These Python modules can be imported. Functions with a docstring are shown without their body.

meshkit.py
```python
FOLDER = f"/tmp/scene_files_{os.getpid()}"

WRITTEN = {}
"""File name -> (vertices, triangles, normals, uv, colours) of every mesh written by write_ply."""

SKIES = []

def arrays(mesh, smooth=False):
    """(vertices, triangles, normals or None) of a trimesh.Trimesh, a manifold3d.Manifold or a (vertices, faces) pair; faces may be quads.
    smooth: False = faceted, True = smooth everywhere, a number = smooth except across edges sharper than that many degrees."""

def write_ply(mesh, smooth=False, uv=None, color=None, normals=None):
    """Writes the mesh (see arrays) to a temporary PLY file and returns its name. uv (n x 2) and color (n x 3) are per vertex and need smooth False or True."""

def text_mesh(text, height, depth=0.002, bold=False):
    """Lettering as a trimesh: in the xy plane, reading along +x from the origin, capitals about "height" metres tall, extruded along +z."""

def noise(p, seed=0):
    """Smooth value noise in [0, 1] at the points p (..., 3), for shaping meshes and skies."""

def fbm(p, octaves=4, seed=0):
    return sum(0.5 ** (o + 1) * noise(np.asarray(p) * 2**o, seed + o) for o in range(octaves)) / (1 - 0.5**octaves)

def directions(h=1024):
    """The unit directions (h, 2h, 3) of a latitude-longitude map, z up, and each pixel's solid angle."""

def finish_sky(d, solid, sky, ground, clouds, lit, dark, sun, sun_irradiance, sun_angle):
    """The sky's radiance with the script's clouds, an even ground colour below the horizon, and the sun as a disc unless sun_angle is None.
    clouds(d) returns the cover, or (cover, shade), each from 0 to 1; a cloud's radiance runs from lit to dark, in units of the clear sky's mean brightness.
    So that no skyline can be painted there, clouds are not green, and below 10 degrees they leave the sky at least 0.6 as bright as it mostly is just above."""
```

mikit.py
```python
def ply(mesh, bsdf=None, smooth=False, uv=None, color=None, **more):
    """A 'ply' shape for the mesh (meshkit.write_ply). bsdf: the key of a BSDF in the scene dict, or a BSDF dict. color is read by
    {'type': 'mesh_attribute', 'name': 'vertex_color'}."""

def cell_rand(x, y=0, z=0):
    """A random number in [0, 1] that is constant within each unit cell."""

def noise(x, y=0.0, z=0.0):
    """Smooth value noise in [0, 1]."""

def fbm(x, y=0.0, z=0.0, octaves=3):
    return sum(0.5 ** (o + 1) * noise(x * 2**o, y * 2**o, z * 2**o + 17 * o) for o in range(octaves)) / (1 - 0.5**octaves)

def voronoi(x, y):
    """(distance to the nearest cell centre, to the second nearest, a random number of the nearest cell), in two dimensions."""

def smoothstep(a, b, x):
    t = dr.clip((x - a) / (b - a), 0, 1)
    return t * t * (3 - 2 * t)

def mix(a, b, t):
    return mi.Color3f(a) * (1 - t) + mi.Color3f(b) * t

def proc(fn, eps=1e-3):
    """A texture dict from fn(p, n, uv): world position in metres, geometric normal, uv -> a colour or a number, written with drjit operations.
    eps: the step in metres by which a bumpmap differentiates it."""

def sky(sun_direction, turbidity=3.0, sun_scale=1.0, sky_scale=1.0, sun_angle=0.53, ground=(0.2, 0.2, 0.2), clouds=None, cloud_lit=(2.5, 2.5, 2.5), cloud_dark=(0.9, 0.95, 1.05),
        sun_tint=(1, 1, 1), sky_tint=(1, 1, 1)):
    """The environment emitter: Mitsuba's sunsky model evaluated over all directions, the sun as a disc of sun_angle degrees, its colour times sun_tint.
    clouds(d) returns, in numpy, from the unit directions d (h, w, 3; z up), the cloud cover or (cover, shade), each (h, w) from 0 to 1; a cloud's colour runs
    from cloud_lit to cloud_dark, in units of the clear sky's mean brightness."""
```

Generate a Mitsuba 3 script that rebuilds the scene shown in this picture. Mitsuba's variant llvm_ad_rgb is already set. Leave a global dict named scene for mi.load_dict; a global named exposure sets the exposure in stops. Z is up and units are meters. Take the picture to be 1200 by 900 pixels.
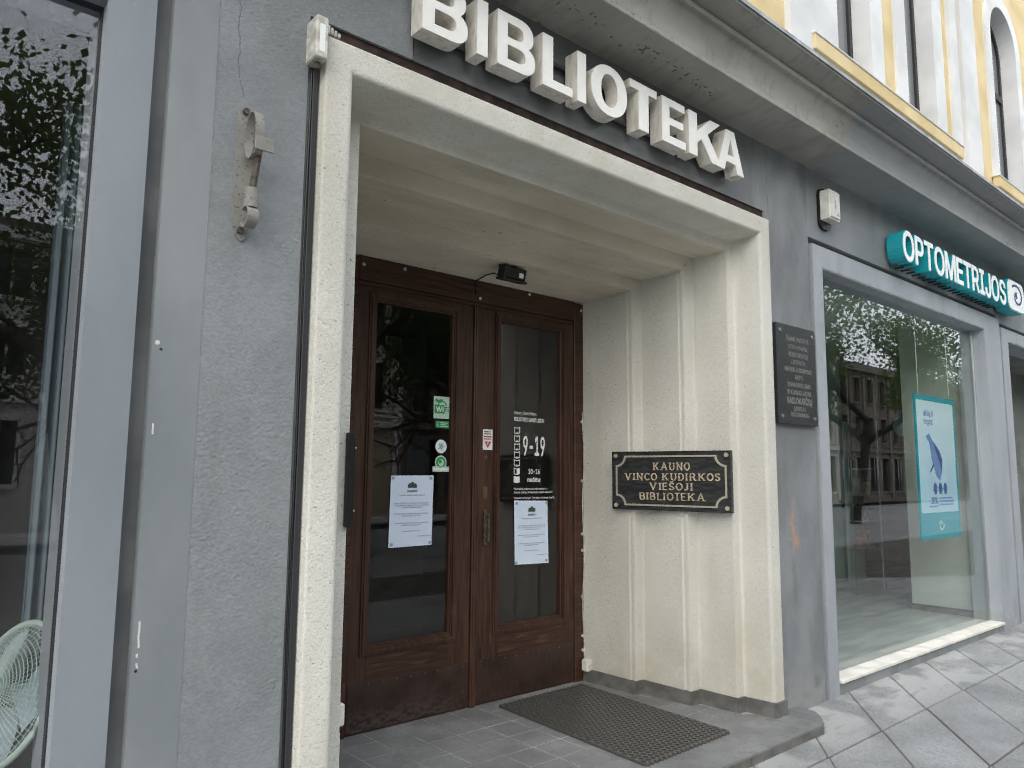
import math, random, numpy as np, trimesh, mitsuba as mi, drjit as dr, mikit, meshkit, shapely
from shapely.geometry import Polygon, box as sbox, Point
from mikit import proc, noise, fbm, smoothstep, mix, cell_rand, voronoi

T = mi.ScalarTransform4f
scene, labels = {}, {}
rng = np.random.default_rng(7)

# ------------------------------------------------------------------ camera, sky, exposure
_y, _p, _r = np.radians([40.7592, 6.8759, 0.4817])
CAM = np.array([-1.242, -2.5555, 1.4365])
_F = np.array([np.sin(_y) * np.cos(_p), np.cos(_y) * np.cos(_p), np.sin(_p)])
_R0 = np.array([np.cos(_y), -np.sin(_y), 0]); _U0 = np.cross(_R0, _F)
_R = _R0 * np.cos(_r) + _U0 * np.sin(_r); _U = np.cross(_R, _F)
scene['camera'] = {'type': 'perspective', 'fov': math.degrees(2 * math.atan(600 / 886.34)), 'fov_axis': 'x', 'near_clip': 0.05, 'far_clip': 400.0,
                   'to_world': T().look_at(origin=CAM.tolist(), target=(CAM + _F).tolist(), up=_U.tolist())}


def cloud(d):
    n = meshkit.fbm(np.stack([d[..., 0] * 3, d[..., 1] * 3, d[..., 2] * 5], -1) + 4, 4, 3)
    return np.clip(0.8 + 0.5 * (n - 0.5), 0, 1), np.clip((n - 0.35) * 1.6, 0, 0.8)


scene['sky'] = mikit.sky((-0.78, -0.62, 0.62), turbidity=3, sun_scale=0.11, sun_angle=50, sun_tint=(0.84, 0.95, 1.12), clouds=cloud,
                         cloud_lit=(2.52, 2.58, 2.66), cloud_dark=(1.38, 1.45, 1.55))
exposure = 3.68


# ------------------------------------------------------------------ helpers
def lab(key, label=None, cat=None, group=None, kind=None):
    d = labels.setdefault(key, {})
    for k, v in (('label', label), ('category', cat), ('group', group), ('kind', kind)):
        if v: d[k] = v
    return key


_used = set()


def numbered(name):
    if name not in _used:
        _used.add(name); return name
    i = 1
    while f'{name}_{i:03d}' in _used: i += 1
    k = f'{name}_{i:03d}'; _used.add(k); return k


def obj(name, mesh, bsdf, parent=None, smooth=False, **kw):
    key = numbered((parent + '__' if parent else '') + name)
    if isinstance(mesh, dict): scene[key] = {**mesh, **kw}
    else:
        if isinstance(mesh, list): mesh = cat(mesh)
        scene[key] = mikit.ply(mesh, bsdf, smooth=smooth, **kw)
    return key


def thing(name, label, category, group=None):
    key = numbered(name); lab(key, label, category, group); return key


def objs(name, meshes, bsdf, parent, smooth=False):
    for m in meshes: obj(name, m, bsdf, parent, smooth)


def cat(ms): return trimesh.util.concatenate([m for m in ms])


def box(x0, x1, y0, y1, z0, z1, ch=0.0):
    if ch <= 0:
        m = trimesh.creation.box(extents=(x1 - x0, y1 - y0, z1 - z0))
        m.apply_translation(((x0 + x1) / 2, (y0 + y1) / 2, (z0 + z1) / 2)); return m
    pts = []
    for sx in (0, 1):
        for sy in (0, 1):
            for sz in (0, 1):
                p = np.array([(x0, x1)[sx], (y0, y1)[sy], (z0, z1)[sz]], float)
                c = np.array([ch * (1 - 2 * sx), ch * (1 - 2 * sy), ch * (1 - 2 * sz)])
                for a in range(3):
                    q = p + c; q[a] = p[a]; pts.append(q)
    return trimesh.convex.convex_hull(np.array(pts))


def ext_xz(poly, y0, y1):
    """polygon in (x, z), solid between y0 (front) and y1"""
    ms = []
    for g in getattr(poly, 'geoms', [poly]):
        m = trimesh.creation.extrude_polygon(g, y1 - y0, engine='earcut')
        v = m.vertices.copy(); m.vertices = np.stack([v[:, 0], y1 - v[:, 2], v[:, 1]], 1); ms.append(m)
    return cat(ms)


def ext_xy(poly, z0, z1):
    ms = []
    for g in getattr(poly, 'geoms', [poly]):
        m = trimesh.creation.extrude_polygon(g, z1 - z0, engine='earcut'); m.apply_translation((0, 0, z0)); ms.append(m)
    return cat(ms)


def prism_x(prof, x0, x1):
    """closed (y, z) profile extruded along x"""
    g = shapely.geometry.polygon.orient(Polygon(prof))
    m = trimesh.creation.extrude_polygon(g, x1 - x0, engine='earcut')
    v = m.vertices.copy(); m.vertices = np.stack([x0 + v[:, 2], v[:, 0], v[:, 1]], 1); return m


def tube(pts, r, sides=6, caps=True):
    p = np.asarray(pts, float); n = len(p); r = np.broadcast_to(r, (n,))
    t = np.gradient(p, axis=0); t /= np.linalg.norm(t, axis=1, keepdims=True) + 1e-12
    a = np.cross(t, np.where(np.abs(t[:, 2:]) < 0.9, [0, 0, 1.0], [1.0, 0, 0])); a /= np.linalg.norm(a, axis=1, keepdims=True) + 1e-12
    b = np.cross(t, a); an = np.arange(sides) * 2 * np.pi / sides
    v = (p[:, None] + r[:, None, None] * (np.cos(an)[None, :, None] * a[:, None] + np.sin(an)[None, :, None] * b[:, None])).reshape(-1, 3)
    i, j = np.meshgrid(np.arange(n - 1), np.arange(sides), indexing='ij'); j2 = (j + 1) % sides
    q = np.stack([i * sides + j, i * sides + j2, (i + 1) * sides + j2, (i + 1) * sides + j], -1).reshape(-1, 4)
    f = np.vstack([q[:, [0, 1, 2]], q[:, [0, 2, 3]]])
    if caps:
        k = np.arange(1, sides - 1); e = (n - 1) * sides
        f = np.vstack([f, np.stack([k * 0, k + 1, k], 1), np.stack([k * 0 + e, k + e, k + 1 + e], 1)])
    return trimesh.Trimesh(v, f, process=False)


def disc_y(x, y, z, r, d, n=20):
    """little cylinder with its axis along y, from y to y + d"""
    return ext_xz(Point(x, z).buffer(r, n // 4), y, y + d)


def place(m, M):
    m = m.copy(); m.apply_transform(M); return m


def frameM(o, ex, ey):
    """local x, y, z -> world: origin o, axes ex, ey, ex x ey"""
    M = np.eye(4); ex = np.array(ex, float); ey = np.array(ey, float)
    M[:3, 0], M[:3, 1], M[:3, 2], M[:3, 3] = ex, ey, np.cross(ex, ey), o; return M


def fit_text(s, x0, x1, z0, h, y, depth=0.0008, bold=False, facing=None, align=None):
    """lettering facing -y: fitted between x0 and x1 (or only as wide as it comes out if x1 is None), baseline z0, capital height h; front at y"""
    m = meshkit.text_mesh(s, 1.0, 1.0, bold)
    v = m.vertices.copy(); lo, hi = v[:, 0].min(), v[:, 0].max()
    if x1 is None: k = h
    else: k = (x1 - x0) / (hi - lo)
    x = x0 + (v[:, 0] - lo) * k
    m.vertices = np.stack([x, y + depth * (1 - v[:, 2]), z0 + v[:, 1] * h], 1)
    return m


def text_c(s, xc, z0, h, y, depth=0.0008, bold=False, stretch=1.0):
    m = meshkit.text_mesh(s, 1.0, 1.0, bold); v = m.vertices.copy()
    c = (v[:, 0].min() + v[:, 0].max()) / 2
    m.vertices = np.stack([xc + (v[:, 0] - c) * h * stretch, y + depth * (1 - v[:, 2]), z0 + v[:, 1] * h], 1)
    return m


# ------------------------------------------------------------------ materials
def mat(key, d, two=True):
    scene[key] = {'type': 'twosided', 'bsdf': d} if two else d; return key


def rgb(c): return {'type': 'rgb', 'value': list(c)}


def prin(c, rough=0.6, spec=0.4, metal=0.0, **kw):
    c = c if isinstance(c, dict) else rgb(c)
    return {'type': 'principled', 'base_color': c, 'roughness': rough, 'specular': spec, 'metallic': metal, **kw}


def bump(fn, scale, inner, eps=1e-3):
    return {'type': 'bumpmap', 'arbitrary': proc(fn, eps), 'scale': scale, 'bsdf': inner}


def var(c0, c1, f, octaves=3, sx=1, sy=1, sz=1, lo=0.3, hi=0.7):
    def fn(p, n, uv):
        t = smoothstep(lo, hi, fbm(p.x * f * sx + 3.1, p.y * f * sy + 7.7, p.z * f * sz, octaves)); return mix(c0, c1, t)
    return proc(fn)


def rough_col(p, n, uv):
    big = 0.6 * fbm(p.x * 2.2, p.y * 2.2 + 5, p.z * 1.6, 4) + 0.4 * fbm(p.x * 9, 2.0, p.z * 7, 3); fine = noise(p.x * 120, p.y * 120, p.z * 150)
    c = mix((0.198, 0.212, 0.222), (0.236, 0.25, 0.26), smoothstep(0.25, 0.75, big)) * (0.86 + 0.26 * fine)
    run = smoothstep(0.52, 0.78, fbm(p.x * 17, 3.0, p.z * 0.9, 3)); c = mix(c, (0.165, 0.172, 0.172), run * 0.14)
    patch = smoothstep(0.56, 0.6, fbm(p.x * 3.0 + 8, 1.0, p.z * 1.9, 2)); c = mix(c, c * 1.07, patch)
    spots = smoothstep(0.86, 0.93, noise(p.x * 38 + 11, p.y * 38, p.z * 38)) * smoothstep(0.5, 0.7, noise(p.x * 3, 2.0, p.z * 3))
    crack = dr.abs(p.x + 0.325 + 0.014 * (p.z - 3.0) * 6 - 0.05 * (fbm(p.z * 9, 3.0, 1.0, 3) - 0.5)) < 0.0015
    crack = dr.select(crack & (p.z > 2.78) & (p.z < 3.25), 1.0, 0.0)
    return mix(mix(c, (0.11, 0.12, 0.125), spots * 0.55), (0.05, 0.055, 0.06), crack * 0.7)


def rough_h(p, n, uv):
    m = smoothstep(0.3, 0.62, fbm(p.x * 4, 9.0 + p.y, p.z * 3, 3))
    return (0.25 + 0.75 * m) * fbm(p.x * 95, p.y * 95, p.z * 100, 3)


mat('rough_plaster', bump(rough_h, 0.003, prin(proc(rough_col), 0.8, 0.25)))


def smooth_col(p, n, uv):
    big = fbm(p.x * 3.2, p.y * 3 + 2, p.z * 1.3, 4); st = noise(p.x * 26, p.y * 5, p.z * 1.1)
    c = mix((0.185, 0.204, 0.216), (0.242, 0.26, 0.272), smoothstep(0.25, 0.75, big))
    chip = smoothstep(0.004, 0.002, dr.abs(p.x + 0.530 + 0.006 * (noise(p.z * 40) - 0.5))) * smoothstep(0.5, 0.62, noise(p.z * 70, 4.0)) * smoothstep(0.80, 0.83, p.z) * smoothstep(1.0, 0.96, p.z)
    chip = chip + smoothstep(0.0035, 0.0025, dr.abs(p.x + 0.528)) * smoothstep(0.02, 0.015, dr.abs(p.z - 1.575)) + smoothstep(0.009, 0.006, dr.sqrt(dr.square(p.x + 0.53) + dr.square(p.z - 1.857)))
    hole = smoothstep(0.0055, 0.004, dr.sqrt(dr.square(p.x + 0.518) + dr.square(p.z - 1.835))) + smoothstep(0.0055, 0.004, dr.sqrt(dr.square(p.x + 0.532) + dr.square(p.z - 0.825)))
    c = mix(mix(c, (0.62, 0.62, 0.60), dr.clip(chip, 0, 1) * 0.85), (0.02, 0.02, 0.02), dr.clip(hole, 0, 1))
    low = smoothstep(0.55, 0.0, p.z) * smoothstep(0.35, 0.65, fbm(p.x * 7, 1.0, p.z * 5, 3))
    return mix(c * (0.96 + 0.07 * st), (0.17, 0.17, 0.165), low * 0.5)


def smooth_h(p, n, uv): return fbm(p.x * 45, p.y * 45, p.z * 28, 2) + 2.5 * noise(p.x * 5, p.y * 5, p.z * 3)


mat('smooth_paint', bump(smooth_h, 0.0009, prin(proc(smooth_col), 0.55, 0.4)))


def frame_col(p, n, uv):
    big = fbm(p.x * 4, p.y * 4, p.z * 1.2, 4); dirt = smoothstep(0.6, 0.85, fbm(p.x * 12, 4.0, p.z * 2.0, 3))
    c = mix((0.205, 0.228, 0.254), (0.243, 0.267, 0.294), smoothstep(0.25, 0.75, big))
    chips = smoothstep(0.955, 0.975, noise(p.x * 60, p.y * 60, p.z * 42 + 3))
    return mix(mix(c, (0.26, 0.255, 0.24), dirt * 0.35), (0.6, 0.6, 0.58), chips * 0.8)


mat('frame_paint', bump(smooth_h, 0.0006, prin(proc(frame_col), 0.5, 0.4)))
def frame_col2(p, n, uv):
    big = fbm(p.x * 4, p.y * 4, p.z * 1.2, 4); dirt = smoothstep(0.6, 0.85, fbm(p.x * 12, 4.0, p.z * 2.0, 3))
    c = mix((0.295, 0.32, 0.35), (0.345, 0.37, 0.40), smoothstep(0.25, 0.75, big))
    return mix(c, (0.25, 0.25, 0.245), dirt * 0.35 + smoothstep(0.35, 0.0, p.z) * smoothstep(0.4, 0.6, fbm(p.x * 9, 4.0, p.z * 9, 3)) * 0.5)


mat('frame_paint_lit', bump(smooth_h, 0.0006, prin(proc(frame_col2), 0.5, 0.4)))  # frame paint again, the stronger light on the right put into its colour
mat('groove_paint', prin(var((0.12, 0.125, 0.13), (0.17, 0.175, 0.18), 6), 0.7, 0.3))


def pier_col(p, n, uv):
    big = fbm(p.x * 4.5, p.y * 3 + 2, p.z * 2.2, 4); fine = noise(p.x * 90, p.y * 90, p.z * 90)
    c = mix((0.165, 0.174, 0.182), (0.235, 0.245, 0.255), smoothstep(0.28, 0.72, big)) * (0.93 + 0.14 * fine)
    st = smoothstep(0.55, 0.8, fbm(p.x * 14, 8.0, p.z * 2.6, 3))
    c = mix(c, (0.15, 0.15, 0.145), st * 0.45)
    dust = smoothstep(0.35, 0.02, p.z) * smoothstep(0.3, 0.6, fbm(p.x * 9, 3.0, p.z * 9, 3))
    c = mix(c, (0.31, 0.31, 0.30), dust * 0.5)
    gx = dr.abs(p.x - 3.435 - 0.018 * dr.sin(p.z * 26)) ; gm = smoothstep(0.03, 0.008, gx) * smoothstep(0.42, 0.62, fbm(p.x * 30, 2.0, p.z * 22, 3)) * smoothstep(0.93, 1.02, p.z) * smoothstep(1.34, 1.2, p.z)
    ptch = smoothstep(0.05, 0.0, dr.abs(p.z - 1.02) - 0.01) * smoothstep(0.09, 0.03, dr.abs(p.x - 3.44)) * smoothstep(0.45, 0.6, fbm(p.x * 33, 6.0, p.z * 25, 2))
    return mix(c, (0.50, 0.24, 0.15), dr.clip(gm + ptch, 0, 1) * 0.65)


def pier_h(p, n, uv): return fbm(p.x * 60, p.y * 60, p.z * 60, 3) + 1.6 * noise(p.x * 9, p.y * 9, p.z * 7)


mat('pier_plaster', bump(pier_h, 0.0022, prin(proc(pier_col), 0.7, 0.3)))


def fascia_col(p, n, uv):
    big = fbm(p.x * 2.5, 2.0, p.z * 4, 4); st = smoothstep(0.45, 0.8, fbm(p.x * 11, 8.0, p.z * 1.8, 3))
    c = mix((0.115, 0.12, 0.124), (0.16, 0.166, 0.172), smoothstep(0.25, 0.75, big))
    right = smoothstep(2.9, 3.25, p.x)
    c = mix(c, mix((0.17, 0.178, 0.182), (0.23, 0.238, 0.245), big), right)
    return mix(c, (0.09, 0.092, 0.09), st * 0.4)


mat('fascia_paint', bump(pier_h, 0.0008, prin(proc(fascia_col), 0.45, 0.45)))


def cream_col(p, n, uv):
    v1, v2, vr = voronoi(p.x * 95 + p.y * 71, p.z * 95 + p.y * 33)
    fine = noise(p.x * 210, p.y * 210, p.z * 210); big = fbm(p.x * 2.1, p.y * 2.1, p.z * 1.2, 4)
    c = mix((0.57, 0.556, 0.505), (0.67, 0.658, 0.605), smoothstep(0.25, 0.75, big)) * (0.84 + 0.26 * fine)
    speck = smoothstep(0.70, 0.88, noise(p.x * 125 + 9, p.y * 125, p.z * 125))
    c = mix(c, (0.36, 0.345, 0.295), speck * 0.42)
    run = smoothstep(0.5, 0.78, fbm(p.x * 9 + p.y * 9, 1.0, p.z * 0.7, 3))
    c = mix(c, (0.50, 0.465, 0.375), run * 0.32)
    grime = smoothstep(0.6, 0.1, p.z) * smoothstep(0.35, 0.7, fbm(p.x * 8, p.y * 8, p.z * 6, 3))
    hole = smoothstep(0.93, 0.95, noise(p.x * 95, p.y * 95, p.z * 95 + 8)) 
    return mix(mix(c, (0.42, 0.385, 0.29), grime * 0.4), (0.1, 0.09, 0.07), hole * 0.75)


def cream_h(p, n, uv): return fbm(p.x * 150, p.y * 150, p.z * 150, 2) + 0.8 * noise(p.x * 14, p.y * 14, p.z * 10)


mat('cream_stucco', bump(cream_h, 0.0042, prin(proc(cream_col), 0.85, 0.2)))


def soffit_col(p, n, uv):
    big = fbm(p.x * 1.8, p.y * 5, p.z * 2.1, 4); fine = noise(p.x * 160, p.y * 160, p.z * 160)
    c = mix((0.53, 0.485, 0.39), (0.63, 0.585, 0.49), smoothstep(0.25, 0.75, big)) * (0.9 + 0.18 * fine)  # brown bounce light put into the stucco colour, warmer and darker than the jambs
    hole = smoothstep(0.955, 0.97, noise(p.x * 22, p.y * 22, p.z * 22 + 8))
    soot = smoothstep(0.5, 0.75, fbm(p.x * 4, p.y * 18, 3.0, 3))
    return mix(mix(c, (0.27, 0.24, 0.18), soot * 0.14), (0.08, 0.07, 0.05), hole * 0.7)


mat('soffit_stucco_bounce', bump(cream_h, 0.003, prin(proc(soffit_col), 0.85, 0.2)))


def concrete_col(p, n, uv):
    big = fbm(p.x * 1.8, p.y * 4, p.z * 4, 4); st = smoothstep(0.5, 0.8, fbm(p.x * 21, p.y * 9, p.z * 9, 4))
    c = mix((0.28, 0.275, 0.252), (0.37, 0.365, 0.335), smoothstep(0.25, 0.75, big))
    pits = smoothstep(0.72, 0.86, noise(p.x * 55, p.y * 55, p.z * 55)) * smoothstep(0.5, 0.66, fbm(p.x * 3, p.y * 9, p.z * 3, 3))
    c = mix(mix(c, (0.16, 0.158, 0.15), st * 0.32), (0.06, 0.058, 0.055), pits * 0.75)
    painted = mix((0.265, 0.277, 0.284), (0.31, 0.322, 0.329), smoothstep(0.25, 0.75, big))
    painted = mix(painted, (0.18, 0.18, 0.175), st * 0.3)
    edge = p.x - 3.78 + 0.06 * (noise(p.y * 30, p.z * 30) - 0.5)
    return mix(c, painted, smoothstep(-0.02, 0.02, edge))


def conc_h(p, n, uv): return fbm(p.x * 40, p.y * 70, p.z * 70, 3) + 1.2 * noise(p.x * 9, p.y * 9, p.z * 9)


mat('cornice_concrete', bump(conc_h, 0.0014, prin(proc(concrete_col), 0.75, 0.3)))
mat('flashing_metal', prin(var((0.16, 0.165, 0.17), (0.30, 0.31, 0.32), 9), 0.4, 0.5, 0.3))
mat('white_render', bump(conc_h, 0.001, prin(var((0.58, 0.585, 0.59), (0.68, 0.685, 0.69), 2.5), 0.75, 0.25)))
mat('yellow_render', bump(conc_h, 0.002, prin(var((0.58, 0.46, 0.25), (0.67, 0.55, 0.33), 3), 0.8, 0.2)))


def wood(ax):
    def col(p, n, uv):
        u, w = (p.x + p.y, p.z) if ax == 'z' else (p.z + p.y, p.x)
        g = fbm(u * 95, 1.5, w * 3.5, 4); g2 = noise(u * 320, 2.0, w * 9); b = fbm(u * 6, 4.0, w * 1.2, 3)
        c = mix((0.027, 0.0115, 0.0072), (0.069, 0.029, 0.0175), smoothstep(0.2, 0.8, g)) * (0.82 + 0.34 * g2)
        c = mix(c, (0.092, 0.045, 0.028), smoothstep(0.55, 0.8, b) * 0.5)
        wear = smoothstep(0.62, 0.8, fbm(u * 50, 7.0, w * 5, 3)) * smoothstep(1.5, 0.3, p.z)
        return mix(c, (0.15, 0.09, 0.06), wear * 0.3)
    return proc(col)


def wood_h(p, n, uv): return fbm((p.x + p.y) * 120, 1.5, p.z * 6, 3)


mat('wood_upright', bump(wood_h, 0.0006, prin(wood('z'), 0.42, 0.45)))
mat('wood_cross', prin(wood('x'), 0.42, 0.45))


def kick_col(p, n, uv):
    b = fbm(p.x * 5, 2.0, p.z * 7, 4); s = noise(p.x * 130, 3.0, p.z * 16)
    c = mix((0.030, 0.0155, 0.012), (0.046, 0.025, 0.020), smoothstep(0.25, 0.75, b)) * (0.85 + 0.3 * s)
    scuff = smoothstep(0.17, 0.03, p.z) * smoothstep(0.3, 0.65, fbm(p.x * 34, 5.0, p.z * 60, 4)) * smoothstep(1.9, 1.3, p.x)
    fleck = smoothstep(0.87, 0.93, noise(p.x * 75, 1.0, p.z * 75)) * 0.35
    return mix(c, (0.12, 0.112, 0.10), dr.clip(scuff * 0.35 + fleck * 0.5, 0, 1))


mat('kick_sheet', prin(proc(kick_col), 0.45, 0.4))
mat('brass', prin((0.16, 0.10, 0.05), 0.5, 0.4, 0.5))
mat('dark_gap', prin((0.022, 0.02, 0.02), 0.8, 0.2))
mat('rust_strip', bump(conc_h, 0.002, prin(var((0.022, 0.016, 0.014), (0.055, 0.035, 0.03), 14), 0.75, 0.2)))
mat('black_plastic', prin((0.009, 0.009, 0.010), 0.42, 0.45))
mat('dark_duct', prin((0.03, 0.032, 0.036), 0.5, 0.4))
mat('white_plastic', prin(var((0.60, 0.59, 0.54), (0.70, 0.69, 0.64), 20), 0.4, 0.45))
mat('dirty_white', prin(var((0.38, 0.37, 0.33), (0.62, 0.61, 0.56), 24), 0.55, 0.35))
mat('letter_face', prin(var((0.78, 0.77, 0.74), (0.84, 0.83, 0.80), 4), 0.45, 0.4))


def lside(p, n, uv):
    st = smoothstep(0.45, 0.75, fbm(p.x * 22, p.y * 40, p.z * 9, 3))
    return mix((0.64, 0.615, 0.56), (0.38, 0.35, 0.29), st * 0.6)


mat('letter_side', prin(proc(lside), 0.5, 0.4))
mat('teal_side', prin((0.012, 0.32, 0.38), 0.4, 0.45))
mat('teal_flat', prin((0.02, 0.36, 0.46), 0.6, 0.3))
mat('sign_white', prin((0.85, 0.87, 0.88), 0.4, 0.4))
mat('navy', prin((0.03, 0.06, 0.16), 0.5, 0.4))
mat('paper', prin((0.66, 0.75, 0.90), 0.8, 0.2))
mat('ink', prin((0.08, 0.09, 0.11), 0.8, 0.2))
mat('ink_light', prin((0.33, 0.36, 0.41), 0.8, 0.2))
mat('ink_green', prin((0.05, 0.085, 0.07), 0.8, 0.2))
mat('vinyl_white', prin((0.80, 0.81, 0.80), 0.5, 0.3))
mat('vinyl_green', prin((0.05, 0.30, 0.12), 0.5, 0.3))
mat('vinyl_pale', prin((0.50, 0.66, 0.55), 0.5, 0.3))
mat('vinyl_blue', prin((0.25, 0.42, 0.50), 0.5, 0.3))
mat('vinyl_red', prin((0.50, 0.05, 0.07), 0.5, 0.3))


def plaque_col(p, n, uv):
    return mix((0.010, 0.011, 0.012), (0.030, 0.032, 0.034), smoothstep(0.3, 0.7, fbm(p.x * 20, p.y * 20, p.z * 60, 3)))


def plaque_h(p, n, uv): return fbm(p.x * 40, p.y * 40, p.z * 190, 3)


mat('plaque_black', bump(plaque_h, 0.0022, prin(proc(plaque_col), 0.45, 0.5)))
mat('plaque_gold', prin(var((0.42, 0.34, 0.23), (0.68, 0.57, 0.42), 60), 0.45, 0.5, 0.35))
mat('plaque_rim', prin((0.42, 0.38, 0.30), 0.5, 0.5, 0.3))
mat('granite', prin(var((0.016, 0.017, 0.018), (0.032, 0.034, 0.036), 160), 0.3, 0.5))
mat('engraving', prin((0.20, 0.20, 0.20), 0.7, 0.3))
mat('iron_paint', prin(proc(lambda p, n, uv: mix(mix((0.19, 0.185, 0.17), (0.25, 0.243, 0.225), fbm(p.x * 30, p.y * 30, p.z * 30, 2)), (0.10, 0.062, 0.04), 0.8 * smoothstep(0.66, 0.76, fbm(p.x * 95, p.y * 95, p.z * 95, 3)))), 0.6, 0.35))
mat('iron_dark', prin(var((0.05, 0.04, 0.033), (0.10, 0.085, 0.07), 60), 0.7, 0.3))
mat('steel', prin((0.50, 0.51, 0.52), 0.3, 0.5, 0.9))


def tile_col(p, n, uv):
    r = cell_rand(dr.floor(p.x / 0.2 + 0.07), dr.floor(p.y / 0.2 - 0.35))
    b = fbm(p.x * 4, p.y * 4, 1.0, 4); f = noise(p.x * 120, p.y * 120, p.z * 120)
    c = mix((0.145, 0.146, 0.148), (0.205, 0.206, 0.208), smoothstep(0.2, 0.8, b)) * (0.92 + 0.13 * r) * (0.9 + 0.2 * f)
    st = smoothstep(0.62, 0.8, fbm(p.x * 11, p.y * 11, 4.0, 3))
    return mix(c, (0.12, 0.118, 0.115), st * 0.4)


mat('step_tile', bump(lambda p, n, uv: fbm(p.x * 160, p.y * 160, p.z * 160, 2), 0.0007, prin(proc(tile_col), 0.62, 0.35)))
mat('base_tile', prin(var((0.10, 0.098, 0.092), (0.155, 0.15, 0.142), 14), 0.6, 0.35))
mat('grout', prin(var((0.28, 0.275, 0.265), (0.44, 0.435, 0.42), 8), 0.9, 0.1))


def slab_col(p, n, uv):
    u = (p.x - 3.09 - 1.2 * (p.y + 0.25)) / 0.66; w = dr.floor((p.y + 0.42) / 0.59)
    r = cell_rand(dr.floor(u), w + 40, 3)
    f = noise(p.x * 85, p.y * 85, 1.0); f2 = noise(p.x * 170, p.y * 170, 5.0); b = fbm(p.x * 2.6, p.y * 2.6, 2.0, 4)
    c = mix((0.195, 0.20, 0.202), (0.27, 0.275, 0.277), smoothstep(0.2, 0.8, b)) * (0.9 + 0.18 * r) * (0.76 + 0.30 * f + 0.18 * f2)
    near = smoothstep(-0.62, -0.2, p.y)
    pale = near * smoothstep(0.36, 0.56, fbm(p.x * 3.2 + 4, p.y * 4.2, 7.0, 4))
    c = mix(c, (0.48, 0.48, 0.47), pale * 0.48)
    dark = smoothstep(0.64, 0.72, fbm(p.x * 8 - p.y * 3, p.y * 21 + 3, 9.0, 2)) * near
    return mix(c, (0.22, 0.22, 0.22), dark * 0.5)


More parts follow.
